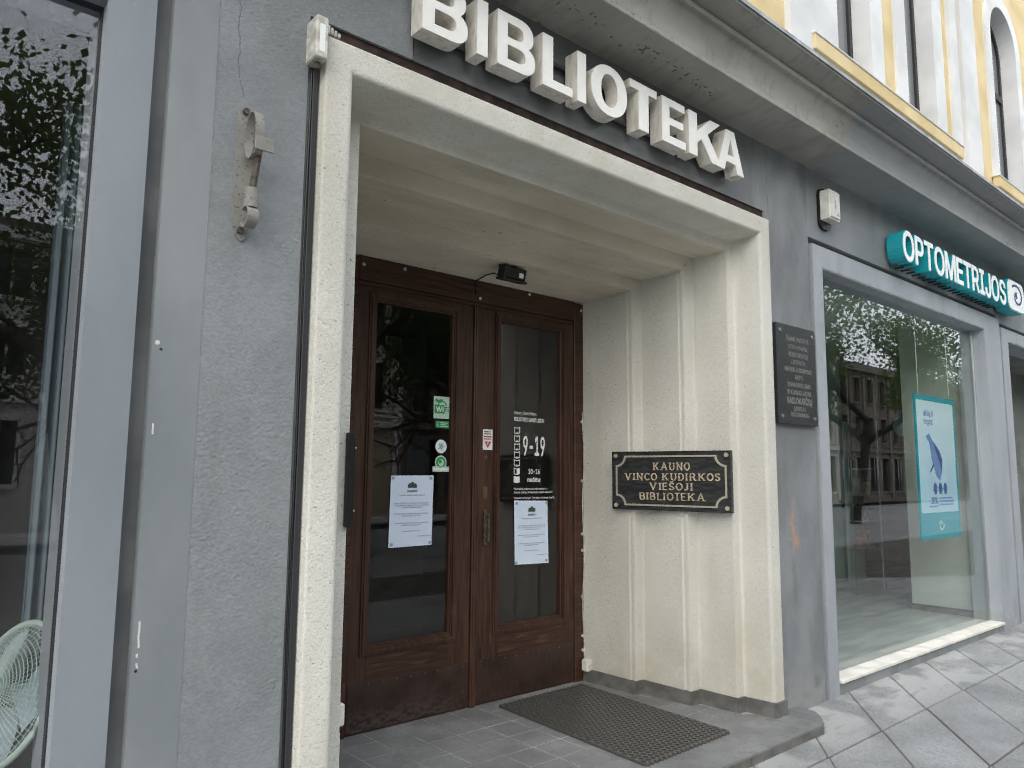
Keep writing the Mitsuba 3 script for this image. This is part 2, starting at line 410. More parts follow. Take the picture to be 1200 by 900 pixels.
mat('slab_stone', bump(lambda p, n, uv: fbm(p.x * 170, p.y * 170, 1.0, 2), 0.0012, prin(proc(slab_col), 0.7, 0.3)))
mat('joint_sand', prin(var((0.05, 0.049, 0.045), (0.11, 0.105, 0.095), 12), 0.95, 0.1))
mat('sill_stone', prin(var((0.62, 0.59, 0.53), (0.74, 0.715, 0.66), 11), 0.5, 0.4))
mat('rubber', prin((0.072, 0.069, 0.065), 0.38, 0.5))
mat('shop_pane', {'type': 'thindielectric', 'int_ior': 1.48, 'specular_transmittance': rgb((0.88, 0.94, 0.915))}, two=False)
mat('pane', {'type': 'thindielectric', 'int_ior': 1.40}, two=False)
mat('pane_double', {'type': 'thindielectric', 'int_ior': 1.52}, two=False)
mat('pane_dark', prin((0.02, 0.022, 0.025), 0.06, 0.6))
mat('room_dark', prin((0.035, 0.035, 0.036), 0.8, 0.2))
mat('room_mid', prin(var((0.15, 0.165, 0.155), (0.20, 0.215, 0.20), 3), 0.8, 0.2))
mat('shop_floor_mat', prin(var((0.34, 0.355, 0.345), (0.44, 0.455, 0.44), 2.2, 3, 1, 6, 1), 0.35, 0.4))
mat('shop_wall', prin((0.62, 0.66, 0.62), 0.8, 0.2))
mat('shop_beige', prin((0.56, 0.585, 0.55), 0.8, 0.2))
mat('mint', prin((0.45, 0.62, 0.60), 0.6, 0.3))
mat('poster_blue', prin(proc(lambda p, n, uv: mix((0.50, 0.72, 0.90), (0.72, 0.85, 0.95), smoothstep(1.1, 2.2, p.z))), 0.5, 0.4))
mat('poster_dark', prin((0.05, 0.11, 0.36), 0.5, 0.4))
mat('poster_mid', prin((0.16, 0.28, 0.58), 0.5, 0.4))
mat('curtain_cloth', prin((0.14, 0.18, 0.21), 0.85, 0.2))
mat('fan_plastic', prin((0.36, 0.45, 0.42), 0.4, 0.45))
mat('fan_blade', prin((0.34, 0.43, 0.48), 0.35, 0.45))
mat('orange', prin((0.55, 0.16, 0.06), 0.5, 0.4))
mat('window_frame_dark', prin((0.025, 0.022, 0.028), 0.4, 0.4))
mat('upper_glass', prin((0.16, 0.175, 0.185), 0.12, 0.6))
mat('road_stone', prin(var((0.16, 0.16, 0.16), (0.24, 0.24, 0.235), 1.5), 0.85, 0.2))
mat('bark', prin(var((0.03, 0.026, 0.022), (0.07, 0.06, 0.05), 14), 0.9, 0.1))
scene['leaf'] = {'type': 'principledthin', 'base_color': proc(lambda p, n, uv: mix((0.06, 0.105, 0.03), (0.13, 0.175, 0.06), noise(p.x * 2.3, p.y * 2.3, p.z * 2.3))), 'roughness': 0.55, 'diff_trans': 0.9}
mat('facade_a', prin(var((0.52, 0.51, 0.47), (0.62, 0.61, 0.56), 0.8), 0.8, 0.2))
mat('facade_b', prin(var((0.44, 0.36, 0.26), (0.52, 0.44, 0.33), 0.8), 0.8, 0.2))
mat('facade_c', prin(var((0.12, 0.10, 0.08), (0.17, 0.145, 0.115), 0.8), 0.8, 0.2))
mat('facade_trim_brown', prin((0.16, 0.135, 0.11), 0.8, 0.2))
mat('facade_trim', prin((0.66, 0.65, 0.61), 0.8, 0.2))
mat('roof_tin', prin((0.13, 0.11, 0.10), 0.6, 0.3))
mat('car_white', prin((0.75, 0.76, 0.77), 0.3, 0.5, 0.0, clearcoat=0.8))
mat('car_grey', prin((0.16, 0.17, 0.18), 0.3, 0.5, 0.2, clearcoat=0.8))
mat('tyre', prin((0.02, 0.02, 0.02), 0.8, 0.2))
mat('lamp_glass', prin((0.7, 0.7, 0.68), 0.15, 0.6))
mat('lamp_red', prin((0.35, 0.02, 0.02), 0.2, 0.6))

# ------------------------------------------------------------------ ground
GZ = lambda x, y: -0.045 + 0.04 * y + 0.006 * (x - 3.2)


def plane_z(m, top=0.0):
    """shear a mesh modelled at z = 0 onto the gently sloping pavement"""
    v = m.vertices.copy(); v[:, 2] += GZ(v[:, 0], v[:, 1]) + top; m.vertices = v; return m


obj('street', plane_z(box(-80, 120, -120, -6.0, -0.3, -0.17)), 'road_stone'); lab('street', 'grey stone paved pedestrian street across from the library front', kind='structure')
P = thing('pavement', 'grey stone slab pavement with slanting joints below the shop window', 'pavement'); labels[P] = {'label': labels[P]['label'], 'kind': 'structure'}
obj('joint_bed', plane_z(box(-8, 40, -6.0, 0.35, -0.15, -0.012)), 'joint_sand', P)
rows = [(-0.42, 0.06)] + [(-0.42 - 0.59 * (k + 1), -0.42 - 0.59 * k) for k in range(5)]
slabs, g = [], 0.0048
for ri, (ya, yb) in enumerate(rows):
    for k in range(-9, 16):
        xa = lambda y: 3.09 + 0.66 * k + 1.2 * (y + 0.25)
        q = Polygon([(xa(ya) + g, ya + g), (xa(ya) + 0.66 - g, ya + g), (xa(yb) + 0.66 - g, yb - g), (xa(yb) + g, yb - g)])
        if ri == 0: q = q.difference(sbox(-9, -9, 3.46, 9).difference(Point(3.16, -0.0).buffer(0)).buffer(0)) if False else q
        if q.is_empty or q.area < 0.02: continue
        if q.bounds[0] > 12 or q.bounds[2] < -3: continue
        slabs.append(q)
for q in slabs:
    dz = rng.uniform(-0.003, 0.002)
    inner = q.buffer(-0.006, join_style=2)
    lo, hi = np.array(q.exterior.coords[:-1]), np.array(inner.exterior.coords[:-1])
    if len(lo) != 4 or len(hi) != 4: continue
    # order the inner ring like the outer one
    hi = np.array([hi[np.argmin(((hi - a) ** 2).sum(1))] for a in lo])
    v = np.vstack([np.c_[lo, np.full(4, -0.05)], np.c_[lo, np.full(4, -0.005 + dz)], np.c_[hi, np.full(4, dz)]])
    f = [[8, 9, 10], [8, 10, 11]]
    for r_ in (0, 4):
        for i in range(4):
            j = (i + 1) % 4; f += [[r_ + i, r_ + j, r_ + 4 + j], [r_ + i, r_ + 4 + j, r_ + 4 + i]]
    m = trimesh.Trimesh(v, f, process=False)
    if m.face_normals[0][2] < 0: m.invert()
    obj('slab', plane_z(m), 'slab_stone', P)

# entrance platform
S = thing('entrance_step', 'low grey tiled entrance step with rounded right corner', 'step')
labels[S] = {'label': labels[S]['label'], 'kind': 'structure'}
plat = Polygon([(-0.6, 0.06), (-0.6, -0.235), (3.15, -0.235), (3.21, -0.225), (3.30, -0.16), (3.37, -0.09), (3.38, -0.02), (3.40, 0.06)])
obj('step_bed', ext_xy(plat.buffer(-0.008), -0.14, -0.0012), 'grout', S)
obj('step_bed', box(-0.1, 3.4, 0.06, 1.5, -0.14, -0.0012), 'grout', S)
front = Polygon([(-0.6, 0.17), (-0.6, -0.245), (3.15, -0.245), (3.215, -0.233), (3.31, -0.165), (3.385, -0.09), (3.40, -0.02), (3.41, 0.04), (3.19, 0.04), (3.19, -0.0), (2.98, 0.17)])
xs = np.arange(-0.6 + 0.2, 3.4, 0.6)
prev = -0.7
for x in list(xs) + [4]:
    q = front.intersection(sbox(prev + 0.0015, -1, x - 0.0015, 1)); prev = x
    if q.is_empty or q.area < 0.002: continue
    obj('tile', ext_xy(q, -0.012, 0.0), 'step_tile', S)
ys = [0.17 + 0.2 * k for k in range(7)]
for j, y0 in enumerate(ys):
    y1 = min(y0 + 0.2, 1.33)
    for k in range(16):
        x0, x1 = 0.02 + 0.2 * k, 0.22 + 0.2 * k
        q = sbox(x0 + 0.0026, y0 + 0.0026, x1 - 0.0026, y1 - 0.0026).intersection(Polygon([(0.15, 0.1), (0.5, 1.4), (2.78, 1.4), (3.0, 0.1)]))
        if q.is_empty or q.geom_type != 'Polygon' or q.area < 0.003: continue
        obj('tile', ext_xy(q, -0.012, rng.uniform(-0.0006, 0.0006)), 'step_tile', S)
for x0 in np.arange(-0.4, 3.1, 0.2):
    x0 += 0.02
    obj('riser_tile', box(x0 + 0.002, min(x0 + 0.198, 3.195), -0.243, -0.232, -0.13, -0.0125), 'base_tile', S)
cor = np.array([(3.21, -0.231), (3.305, -0.162), (3.38, -0.088), (3.396, -0.02), (3.405, 0.045)])
for a, b in zip(cor[:-1], cor[1:]):
    q = Polygon([a, b, b + (-0.012, 0.006), a + (-0.012, 0.006)])
    obj('riser_tile', ext_xy(q.buffer(0), -0.13, -0.0125), 'base_tile', S)

# ------------------------------------------------------------------ the library building
B = thing('library_building', 'grey plastered building with a cream stucco library portal and yellow upper storey', 'building')
ZC = 3.68      # underside of the cornice at the wall
W0, W1 = 0.04, 0.30
# walls of the ground floor, left to right
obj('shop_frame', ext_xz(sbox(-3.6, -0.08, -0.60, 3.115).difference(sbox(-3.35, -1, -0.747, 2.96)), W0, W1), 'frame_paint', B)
objs('shadow_gap', [box(-0.60, -0.545, W0 + 0.045, W1, -0.1, 3.155), box(-3.6, -0.60, W0 + 0.045, W1, 3.115, 3.155)], 'groove_paint', B)
obj('smooth_band', ext_xz(sbox(-0.545, -0.1, -0.3925, 1.832), W0 - 0.0012, W1), 'smooth_paint', B)
obj('smooth_band', ext_xz(sbox(-0.545, 1.8325, -0.3925, ZC + 0.02), W0 + 0.002, W1), 'smooth_paint', B)
obj('smooth_band', ext_xz(sbox(-3.6, 3.155, -0.545, ZC + 0.02), W0 + 0.002, W1), 'smooth_paint', B)
def rough_sheet(x0, x1, z0, z1, st=0.0034):
    nx_, nz_ = int((x1 - x0) / st) + 1, int((z1 - z0) / st) + 1
    gx, gz = np.meshgrid(np.linspace(x0, x1, nx_), np.linspace(z0, z1, nz_)); p = np.stack([gx, gx * 0, gz], -1)
    m_ = np.clip((meshkit.fbm(p * np.array([3.5, 1, 2.2]) + 3, 3, 5) - 0.36) / 0.25, 0.1, 1)
    h_ = meshkit.noise(p * np.array([120, 1, 170]), 1) * 0.7 + meshkit.noise(p * np.array([70, 1, 105]) + 9, 2) * 0.5 + np.maximum(meshkit.noise(p * 105 + 5, 4) - 0.6, 0) * 1.6
    yy = W0 - 0.0020 * m_ * (h_ - 0.55) - 0.002 * (meshkit.noise(p * 5, 8) - 0.5)
    e = np.minimum(np.minimum(gx - x0, x1 - gx), 0.006) / 0.006; yy = W0 + (yy - W0) * e
    i, j = np.meshgrid(np.arange(nz_ - 1), np.arange(nx_ - 1), indexing='ij'); a = (i * nx_ + j).ravel()
    f = np.vstack([np.stack([a, a + 1, a + nx_ + 1], 1), np.stack([a, a + nx_ + 1, a + nx_], 1)])
    return trimesh.Trimesh(np.stack([gx, yy, gz], -1).reshape(-1, 3), f, process=False)


obj('rough_wall', cat([rough_sheet(-0.392, -0.052, -0.12, ZC + 0.01), box(-0.392, -0.052, W0 + 0.006, W1, -0.12, ZC + 0.02), box(-0.392, -0.3905, W0 - 0.001, W0 + 0.006, -0.12, ZC), box(-0.0535, -0.052, W0, W0 + 0.006, -0.12, ZC)]), 'rough_plaster', B, smooth=60)
obj('rough_wall', cat([rough_sheet(-0.052, 0.418, 3.20, ZC + 0.01), box(-0.052, 0.418, W0 + 0.006, W1, 3.20, ZC + 0.02), box(-0.052, 0.418, W0, W0 + 0.006, 3.20, 3.2015)]), 'rough_plaster', B, smooth=60)
obj('wall_edge', box(-0.052, -0.0005, W0 + 0.012, W1, -0.12, 3.20), 'groove_paint', B)
obj('fascia', ext_xz(sbox(0.424, 3.20, 3.25, ZC + 0.02), W0 + 0.004, W1), 'fascia_paint', B)
obj('pier', ext_xz(Polygon([(3.199, -0.14), (3.775, -0.14), (3.775, ZC + 0.02), (3.2505, ZC + 0.02), (3.2505, 3.20), (3.199, 3.20)]), W0, W1), 'pier_plaster', B)
objs('lintel_strip', [box(-0.05, 3.1985, W0 + 0.014, W1, 3.128, 3.1995), box(0.418, 0.424, W0 + 0.01, W1, 3.2005, ZC)], 'rust_strip', B)
objs('shadow_gap', [box(3.775, 3.832, W0 + 0.045, W1, -0.14, 3.155), box(3.832, 7.72, W0 + 0.045, W1, 3.115, 3.155), box(7.79, 7.84, W0 + 0.045, W1, -0.14, 3.08), box(7.84, 12, W0 + 0.045, W1, 3.04, 3.08)], 'groove_paint', B)
wall_up = sbox(3.778, 3.155, 14, ZC + 0.02).union(sbox(7.72, 3.08, 14, ZC + 0.02)).union(sbox(7.72, 2.9, 7.79, 3.3))
obj('shop_wall', ext_xz(wall_up, W0 + 0.006, W1), 'smooth_paint', B)


def ring_frame(x0, x1, z0, z1, ix0, ix1, iz1, y0, y1, r=0.022):
    """door-like surround with a rounded opening edge: front faces, then a quarter-round into the reveal"""
    outer = sbox(x0, z0, x1, z1)
    ms = []
    steps = [(0, r), (0.29 * r, 0.29 * r), (r, 0)]
    for (dy, din), (dy2, din2) in zip([(0, r)] + steps, steps):
        pass
    for i in range(4):
        a0, a1 = i / 4 * math.pi / 2, (i + 1) / 4 * math.pi / 2
        ya, yb = y0 + r * (1 - math.cos(a0)), y0 + r * (1 - math.cos(a1))
        grow = r * (1 - math.sin((a0 + a1) / 2))
        hole = sbox(ix0 - grow, z0 - 1, ix1 + grow, iz1 + grow)
        ms.append(ext_xz(outer.difference(hole), ya, yb))
    ms.append(ext_xz(outer.difference(sbox(ix0, z0 - 1, ix1, iz1)), y0 + r, y1))
    return ms


obj('shop_frame', ring_frame(3.832, 7.79, -0.14, 3.115, 3.985, 7.315, 2.945, W0, W1), 'frame_paint_lit', B)
obj('shop_frame', ring_frame(7.84, 12.0, -0.14, 3.04, 8.06, 11.7, 2.90, W0, W1), 'frame_paint_lit', B)
obj('sill_base', box(3.98, 7.32, W0 + 0.008, 0.3, -0.1, 0.036), 'smooth_paint', B)
objs('window_sill', [box(3.99, 5.655, W0 - 0.012, 0.17, 0.037, 0.062, 0.004), box(5.658, 7.33, W0 - 0.012, 0.17, 0.037, 0.062, 0.004)], 'sill_stone', B)
gl = numbered(B + '__shop_window')
objs('edge_rail', [ext_xz(sbox(3.985, 0.062, 4.0, 2.945), 0.147, 0.175), ext_xz(sbox(7.297, 0.062, 7.315, 2.945), 0.147, 0.175)], 'steel', gl)
for x0, x1 in ((4.0, 5.76), (5.766, 7.297)):
    obj('pane', (np.array([[x0, 0.155, 0.063], [x1, 0.155, 0.063], [x1, 0.155, 2.945], [x0, 0.155, 2.945]]), np.array([[0, 1, 2, 3]])), 'shop_pane', gl)
obj('clip', box(7.235, 7.265, 0.14, 0.154, 0.31, 0.335, 0.004), 'steel', gl)
# the next doorway on the right
obj('side_door', [box(8.06, 11.7, 0.75, 0.8, -0.02, 2.9), box(8.02, 8.06, 0.3, 0.8, -0.02, 2.9), box(8.0, 11.8, 0.3, 0.8, 2.9, 2.95)], 'room_mid', B)
# left display window
lw = obj('shop_window', ext_xz(sbox(-3.35, 0.0, -0.747, 2.96).difference(sbox(-3.345, 0.05, -0.752, 2.953)), 0.10, 0.13), 'dark_duct', B)
obj('pane', (np.array([[-3.345, 0.11, 0.045], [-0.752, 0.11, 0.045], [-0.752, 0.11, 2.95], [-3.345, 0.11, 2.95]]), np.array([[0, 1, 2, 3]])), 'pane_double', lw)
obj('sill_base', box(-3.35, -0.747, 0.06, 0.3, -0.2, -0.0), 'smooth_paint', B)

# ---- portal: one profile swept round the opening
prof = [(0.0, 0.30), (0.0, 0.012), (0.004, 0.004), (0.012, 0.0), (0.100, 0.0), (0.112, 0.003), (0.120, 0.010), (0.125, 0.022), (0.137, 0.178), (0.139, 0.188), (0.144, 0.195), (0.152, 0.198)]
NL = len(prof)
for s0, s1, y_ in ((0.152, 0.206, 0.198), (0.226, 0.303, 0.471), (0.324, 0.387, 0.848)):
    if y_ > 0.3: prof += [(s0 - 0.013, y_ - 0.026), (s0 - 0.021, y_ - 0.017), (s0 - 0.021, y_ - 0.006), (s0 - 0.006, y_ - 0.001), (s0, y_)]
    prof += [(s1 - 0.004, y_ + 0.002), (s1, y_ + 0.004), (s1 + 0.003, y_ + 0.010)]
    if y_ > 0.3: prof += [(s1 + 0.004, y_ + 0.024), (s1 - 0.008, y_ + 0.033), (s1 - 0.008, y_ + 0.043), (s1 + 0.005, y_ + 0.052)]
prof += [(0.396, 1.17), (0.400, 1.22), (0.408, 1.31), (0.408, 1.36)]
PX, PZ = 3.195, 3.129
sl = lambda s, y: s + 0.060 * np.clip((s - 0.152) / 0.05, 0, 1)          # the left jamb stands a little wider
left = [(sl(s, y), y) for s, y in prof]; right = [(PX - s, y) for s, y in prof]; top = [(PZ - s, y) for s, y in prof]


def strip(A, Bp, sub=1):
    A, Bp = np.array(A, float), np.array(Bp, float); n = len(A)
    v = np.vstack([A + (Bp - A) * k / sub for k in range(sub + 1)])
    f = []
    for k in range(sub):
        for i in range(n - 1):
            a, b = k * n + i, k * n + i + 1; f.append([a, b, b + n, a + n])
    f = np.array(f); return trimesh.Trimesh(v, np.vstack([f[:, [0, 1, 2]], f[:, [0, 2, 3]]]), process=False)


Lb = [(s, y, -0.12) for s, y in left]; Lt = [(s, y, z) for (s, y), (z, _) in zip(left, top)]
Rb = [(x, y, -0.12) for x, y in right]; Rt = [(x, y, z) for (x, y), (z, _) in zip(right, top)]
portal = numbered(B + '__portal')
objs('jamb', [strip(Lt, Lb), strip(Rb, Rt)], 'cream_stucco', portal, smooth=28); lab(portal, 'cream stucco door surround with stepped fluted jambs')
obj('lintel', strip(Rt[:NL + 3], Lt[:NL + 3]), 'cream_stucco', portal, smooth=28)
obj('soffit', strip(Rt[NL + 2:], Lt[NL + 2:]), 'soffit_stucco_bounce', portal, smooth=28)
# low tile base along the jambs
def base_tiles(side):
    pts = [(0.0, -0.004), (0.122, -0.004), (0.140, 0.194), (0.206, 0.196), (0.222, 0.468), (0.303, 0.470), (0.320, 0.845), (0.387, 0.848), (0.396, 1.17), (0.408, 1.31)]
    P_ = []
    for s, y in pts: P_.append(((s if side < 0 else PX - s), y) if side > 0 else (sl(s, y), y))
    P_ = np.array(P_); c = np.array([1.6, 0.6])
    for a, b in zip(P_[:-1], P_[1:]):
        t = b - a; L = np.hypot(*t); t = t / L; n = np.array([-t[1], t[0]])
        if n @ (np.array([1.6, -0.6]) - (a + b) / 2) < 0: n = -n
        q = Polygon([a + t * 0.0008 - n * 0.01, b - t * 0.0008 - n * 0.01, b - t * 0.0008 + n * 0.011, a + t * 0.0008 + n * 0.011])
        obj('base_tile', ext_xy(q, -0.1 if a[1] < -0.003 and b[1] < 0.0 and False else -0.002, 0.086 + rng.uniform(-0.002, 0.002)), 'base_tile', portal)
base_tiles(1)
base_tiles(-1)

# ---- door
D = 1.325
fr = obj('door_frame', [box(2.70, 2.80, D - 0.012, D + 0.07, -0.004, 2.71, 0.004), box(0.42, 0.905, D - 0.012, D + 0.07, -0.004, 2.71, 0.004), box(0.905, 2.70, D - 0.012, D + 0.07, 2.575, 2.72, 0.004), box(0.905, 2.70, D + 0.004, D + 0.07, 2.545, 2.575, 0.004)], 'wood_cross', B)
lab(fr, 'dark brown wooden door frame')
for (x, z) in ((0.93, 2.665), (1.214, 2.688), (2.246, 2.70), (2.765, 2.66), (1.806, 2.60), (2.768, 1.83), (2.768, 1.40), (2.77, 1.02), (2.77, 0.905), (2.768, 0.58), (2.77, 0.31), (2.772, 0.21)):
    obj('stud', disc_y(x, D - 0.018, z, 0.011, 0.01, 8), 'dirty_white', fr)


def leaf(x0, x1, gx0, gx1, gz0, gz1, label):
    y0, y1 = D, D + 0.05
    d = numbered(B + '__door'); lab(d, label)
    objs('stile', [box(x0, gx0 - 0.001, y0, y1, 0.004, 2.545, 0.004), box(gx1 + 0.001, x1, y0, y1, 0.004, 2.545, 0.004)], 'wood_upright', d)
    objs('rail', [box(gx0 - 0.001, gx1 + 0.001, y0 + 0.0015, y1, 0.004, gz0 - 0.001), box(gx0 - 0.001, gx1 + 0.001, y0 + 0.0015, y1, gz1 + 0.001, 2.545)], 'wood_cross', d)
    # raised moulding round the glass: an outer bead and a bevel down to the pane
    mw = 0.05; ms = []
    hz = lambda a: sbox(gx0 - a, gz0 - a, gx1 + a, gz1 + a)
    ms.append(ext_xz(hz(mw).difference(hz(mw - 0.012)), y0 - 0.010, y0 + 0.004))
    ms.append(ext_xz(hz(mw - 0.012).difference(hz(0.018)), y0 - 0.016, y0 + 0.004))
    ms.append(ext_xz(hz(0.018).difference(hz(0.006)), y0 - 0.007, y0 + 0.01))
    ms.append(ext_xz(hz(0.006).difference(hz(-0.006)), y0 + 0.003, y0 + 0.03))
    obj('moulding', ms, 'wood_upright', d)
    obj('pane', (np.array([[gx0 - 0.004, y0 + 0.018, gz0 - 0.004], [gx1 + 0.004, y0 + 0.018, gz0 - 0.004], [gx1 + 0.004, y0 + 0.018, gz1 + 0.004], [gx0 - 0.004, y0 + 0.018, gz1 + 0.004]]), np.array([[0, 1, 2, 3]])), 'pane', d)
    obj('kick_plate', box(x0 + 0.012, x1 - 0.012, y0 - 0.004, y0 + 0.002, 0.012, 0.277, 0.0015), 'kick_sheet', d)
    for k in range(9):
        xx = x0 + 0.05 + (x1 - x0 - 0.1) * k / 8
        obj('tack', disc_y(xx, y0 - 0.006, 0.262 + rng.uniform(-0.004, 0.004), 0.0028, 0.004, 8), 'iron_paint', d)
    return d


dl = leaf(0.905, 1.765, 1.034, 1.602, 0.470, 2.466, 'left door leaf with a worn scuffed kick plate')
drr = leaf(1.815, 2.70, 2.00, 2.567, 0.468, 2.478, 'right door leaf with opening hours lettered on its glass')
obj('cover_strip', [box(1.768, 1.812, D - 0.014, D + 0.03, 0.004, 2.545, 0.005), box(1.780, 1.800, D - 0.021, D - 0.012, 0.004, 2.545, 0.004)], 'wood_upright', dl)
obj('lock', [disc_y(1.877, D - 0.004, 1.553, 0.014, 0.006), disc_y(1.877, D - 0.007, 1.553, 0.006, 0.006)], 'brass', drr)
obj('keyhole_plate', ext_xz(sbox(1.866, 1.29, 1.889, 1.355).buffer(0.006), D - 0.003, D + 0.002), 'brass', drr)
obj('handle', [box(1.866, 1.892, D - 0.012, D + 0.0, 0.985, 1.215, 0.003), box(1.871, 1.886, D - 0.05, D - 0.034, 1.01, 1.19, 0.004), box(1.872, 1.885, D - 0.036, D - 0.010, 1.02, 1.04), box(1.872, 1.885, D - 0.036, D - 0.010, 1.16, 1.18)], 'iron_dark', drr)

# ---- cornice and upper storey
cor_prof = [(0.30, 3.66), (0.045, 3.675), (-0.250, 3.70), (-0.266, 3.702), (-0.270, 3.706), (-0.270, 3.730), (-0.262, 3.736)]
for k in range(8): a = k / 7; cor_prof.append((-0.264 - 0.058 * a ** 2.2, 3.742 + 0.155 * a))
cor_prof += [(-0.340, 3.899), (-0.346, 3.903), (-0.346, 3.932), (-0.338, 3.938)]
for k in range(7): a = k / 6; cor_prof.append((-0.342 - 0.105 * a, 3.940 + 0.036 * a ** 2.0))
cor_prof += [(-0.458, 3.978), (-0.462, 3.982), (-0.462, 4.008), (0.1, 4.18), (0.30, 4.18)]
obj('cornice', prism_x(cor_prof, -4.0, 16.0), 'cornice_concrete', B, smooth=25)
fl = [(-0.471, 3.990), (-0.4635, 3.990), (-0.4635, 4.0105), (0.03, 4.163), (0.03, 4.172), (-0.466, 4.018), (-0.471, 4.014)]
obj('flashing', prism_x(fl, -4.0, 16.0), 'flashing_metal', B)
UY = 0.07
wins = [(4.41, 5.03), (5.77, 6.45)]; UZ0 = 4.79
holes = shapely.union_all([sbox(a, UZ0, b, 7.4) for a, b in wins])
arch = lambda x0, x1, z0, zs: sbox(x0, z0, x1, zs).union(Point((x0 + x1) / 2, zs).buffer((x1 - x0) / 2, 12))
ar = arch(8.20, 9.10, UZ0, 6.55); holes = holes.union(ar)
obj('upper_wall', ext_xz(sbox(-4, 4.05, 16, 10.5).difference(holes), UY, 0.42), 'yellow_render', B)
obj('plinth', [ext_xz(sbox(-4, 4.14, 16, 4.60), UY - 0.03, UY + 0.002)], 'white_render', B)
for a, b in wins:
    sur = sbox(a - 0.24, UZ0 - 0.03, b + 0.24, 7.6).difference(sbox(a, UZ0 - 1, b, 7.4))
    w = obj('upper_window', [ext_xz(sbox(a, UZ0, b, 7.4).difference(sbox(a + 0.05, UZ0 + 0.06, b - 0.05, 7.33)), 0.21, 0.27), box((a + b) / 2 - 0.03, (a + b) / 2 + 0.03, 0.215, 0.265, UZ0 + 0.06, 7.33), box(a + 0.05, b - 0.05, 0.217, 0.263, 6.55, 6.62)], 'window_frame_dark', B)
    obj('surround', [ext_xz(sur, UY - 0.022, UY + 0.001), ext_xz(sbox(a, UZ0, b, 7.4).difference(sbox(a + 0.004, UZ0 - 1, b - 0.004, 7.396)), UY - 0.021, 0.208)], 'white_render', w)
    obj('pane', box(a + 0.04, b - 0.04, 0.235, 0.24, UZ0 + 0.05, 7.35), 'upper_glass', w)
sur = ar.buffer(0.17, 12).intersection(sbox(7, UZ0 - 0.03, 11, 9)).difference(ar)
w = obj('upper_window', [ext_xz(ar.difference(ar.buffer(-0.05)), 0.21, 0.27), box(8.20, 9.10, 0.21, 0.27, 6.02, 6.10), box(8.62, 8.68, 0.215, 0.265, UZ0, 6.95)], 'window_frame_dark', B)
obj('surround', [ext_xz(sur, UY - 0.03, UY + 0.001), ext_xz(ar.difference(ar.buffer(-0.004)), UY - 0.029, 0.208)], 'white_render', w)
obj('pane', ext_xz(ar.buffer(-0.04), 0.235, 0.24), 'upper_glass', w)
objs('pilaster', [box(6.86, 7.08, UY - 0.035, UY, 4.60, 10), box(7.16, 7.58, UY - 0.05, UY, 4.60, 10)], 'white_render', B)
objs('pilaster', [box(3.62, 3.94, UY - 0.05, UY, 4.60, 10), box(3.945, 4.17, UY - 0.022, UY, 4.60, 10)], 'white_render', B)
objs('apron', [box(3.93, 6.94, -0.003, UY - 0.01, 4.632, 4.748), box(8.0, 9.6, -0.003, UY - 0.01, 4.632, 4.748)], 'yellow_render', B)
objs('upper_sill', [box(3.92, 6.95, -0.012, UY + 0.138, 4.749, 4.765, 0.003), box(7.98, 9.62, -0.012, UY + 0.138, 4.749, 4.765, 0.003)], 'white_render', B)

# rooms behind the glass
R = thing('library_hall', 'dark entrance hall seen through the library door glass', 'room'); labels[R] = {'label': labels[R]['label'], 'kind': 'structure'}
def room(x0, x1, y0, y1, z0, z1, t=0.05, front=False):
    return [box(x0 - t, x0, y0, y1, z0, z1), box(x1, x1 + t, y0, y1, z0, z1), box(x0 - t, x1 + t, y1, y1 + t, z0, z1), box(x0 - t, x1 + t, y0, y1 + t, z1, z1 + t), box(x0 - t, x1 + t, y0, y1 + t, z0 - t, z0)]
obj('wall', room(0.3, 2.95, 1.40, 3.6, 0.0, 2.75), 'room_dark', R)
R2 = thing('display_room', 'dim room behind the left display window', 'room'); labels[R2] = {'label': labels[R2]['label'], 'kind': 'structure'}
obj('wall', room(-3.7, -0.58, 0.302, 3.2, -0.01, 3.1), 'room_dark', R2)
obj('floor', box(-3.6, -0.6, 0.303, 3.1, -0.005, 0.03), 'room_mid', R2)
R3 = thing('shop_room', 'pale shop interior behind the large right window', 'room'); labels[R3] = {'label': labels[R3]['label'], 'kind': 'structure'}
obj('floor', box(3.5, 12, 0.17, 6.0, 0.0, 0.055), 'shop_floor_mat', R3)
objs('back_wall', [box(3.45, 3.5, 0.302, 6.0, 0.055, 3.2), box(3.45, 12, 6.0, 6.05, 0.055, 3.2), box(12, 12.05, 0.302, 6, 0.055, 3.2)], 'room_mid', R3)
obj('ceiling', box(3.45, 12, 0.302, 6.05, 3.2, 3.25), 'shop_wall', R3)
obj('side_wall', box(7.42, 7.52, 0.302, 0.92, 0.055, 3.2), 'shop_beige', R3)
obj('side_wall', box(7.52, 12, 0.82, 0.92, 0.055, 3.2), 'shop_beige', R3)
obj('skirting', box(7.405, 7.42, 0.302, 0.92, 0.055, 0.12), 'base_tile', R3)
obj('side_wall', box(9.4, 9.5, 2.6, 6.0, 0.055, 3.2), 'mint', R3)
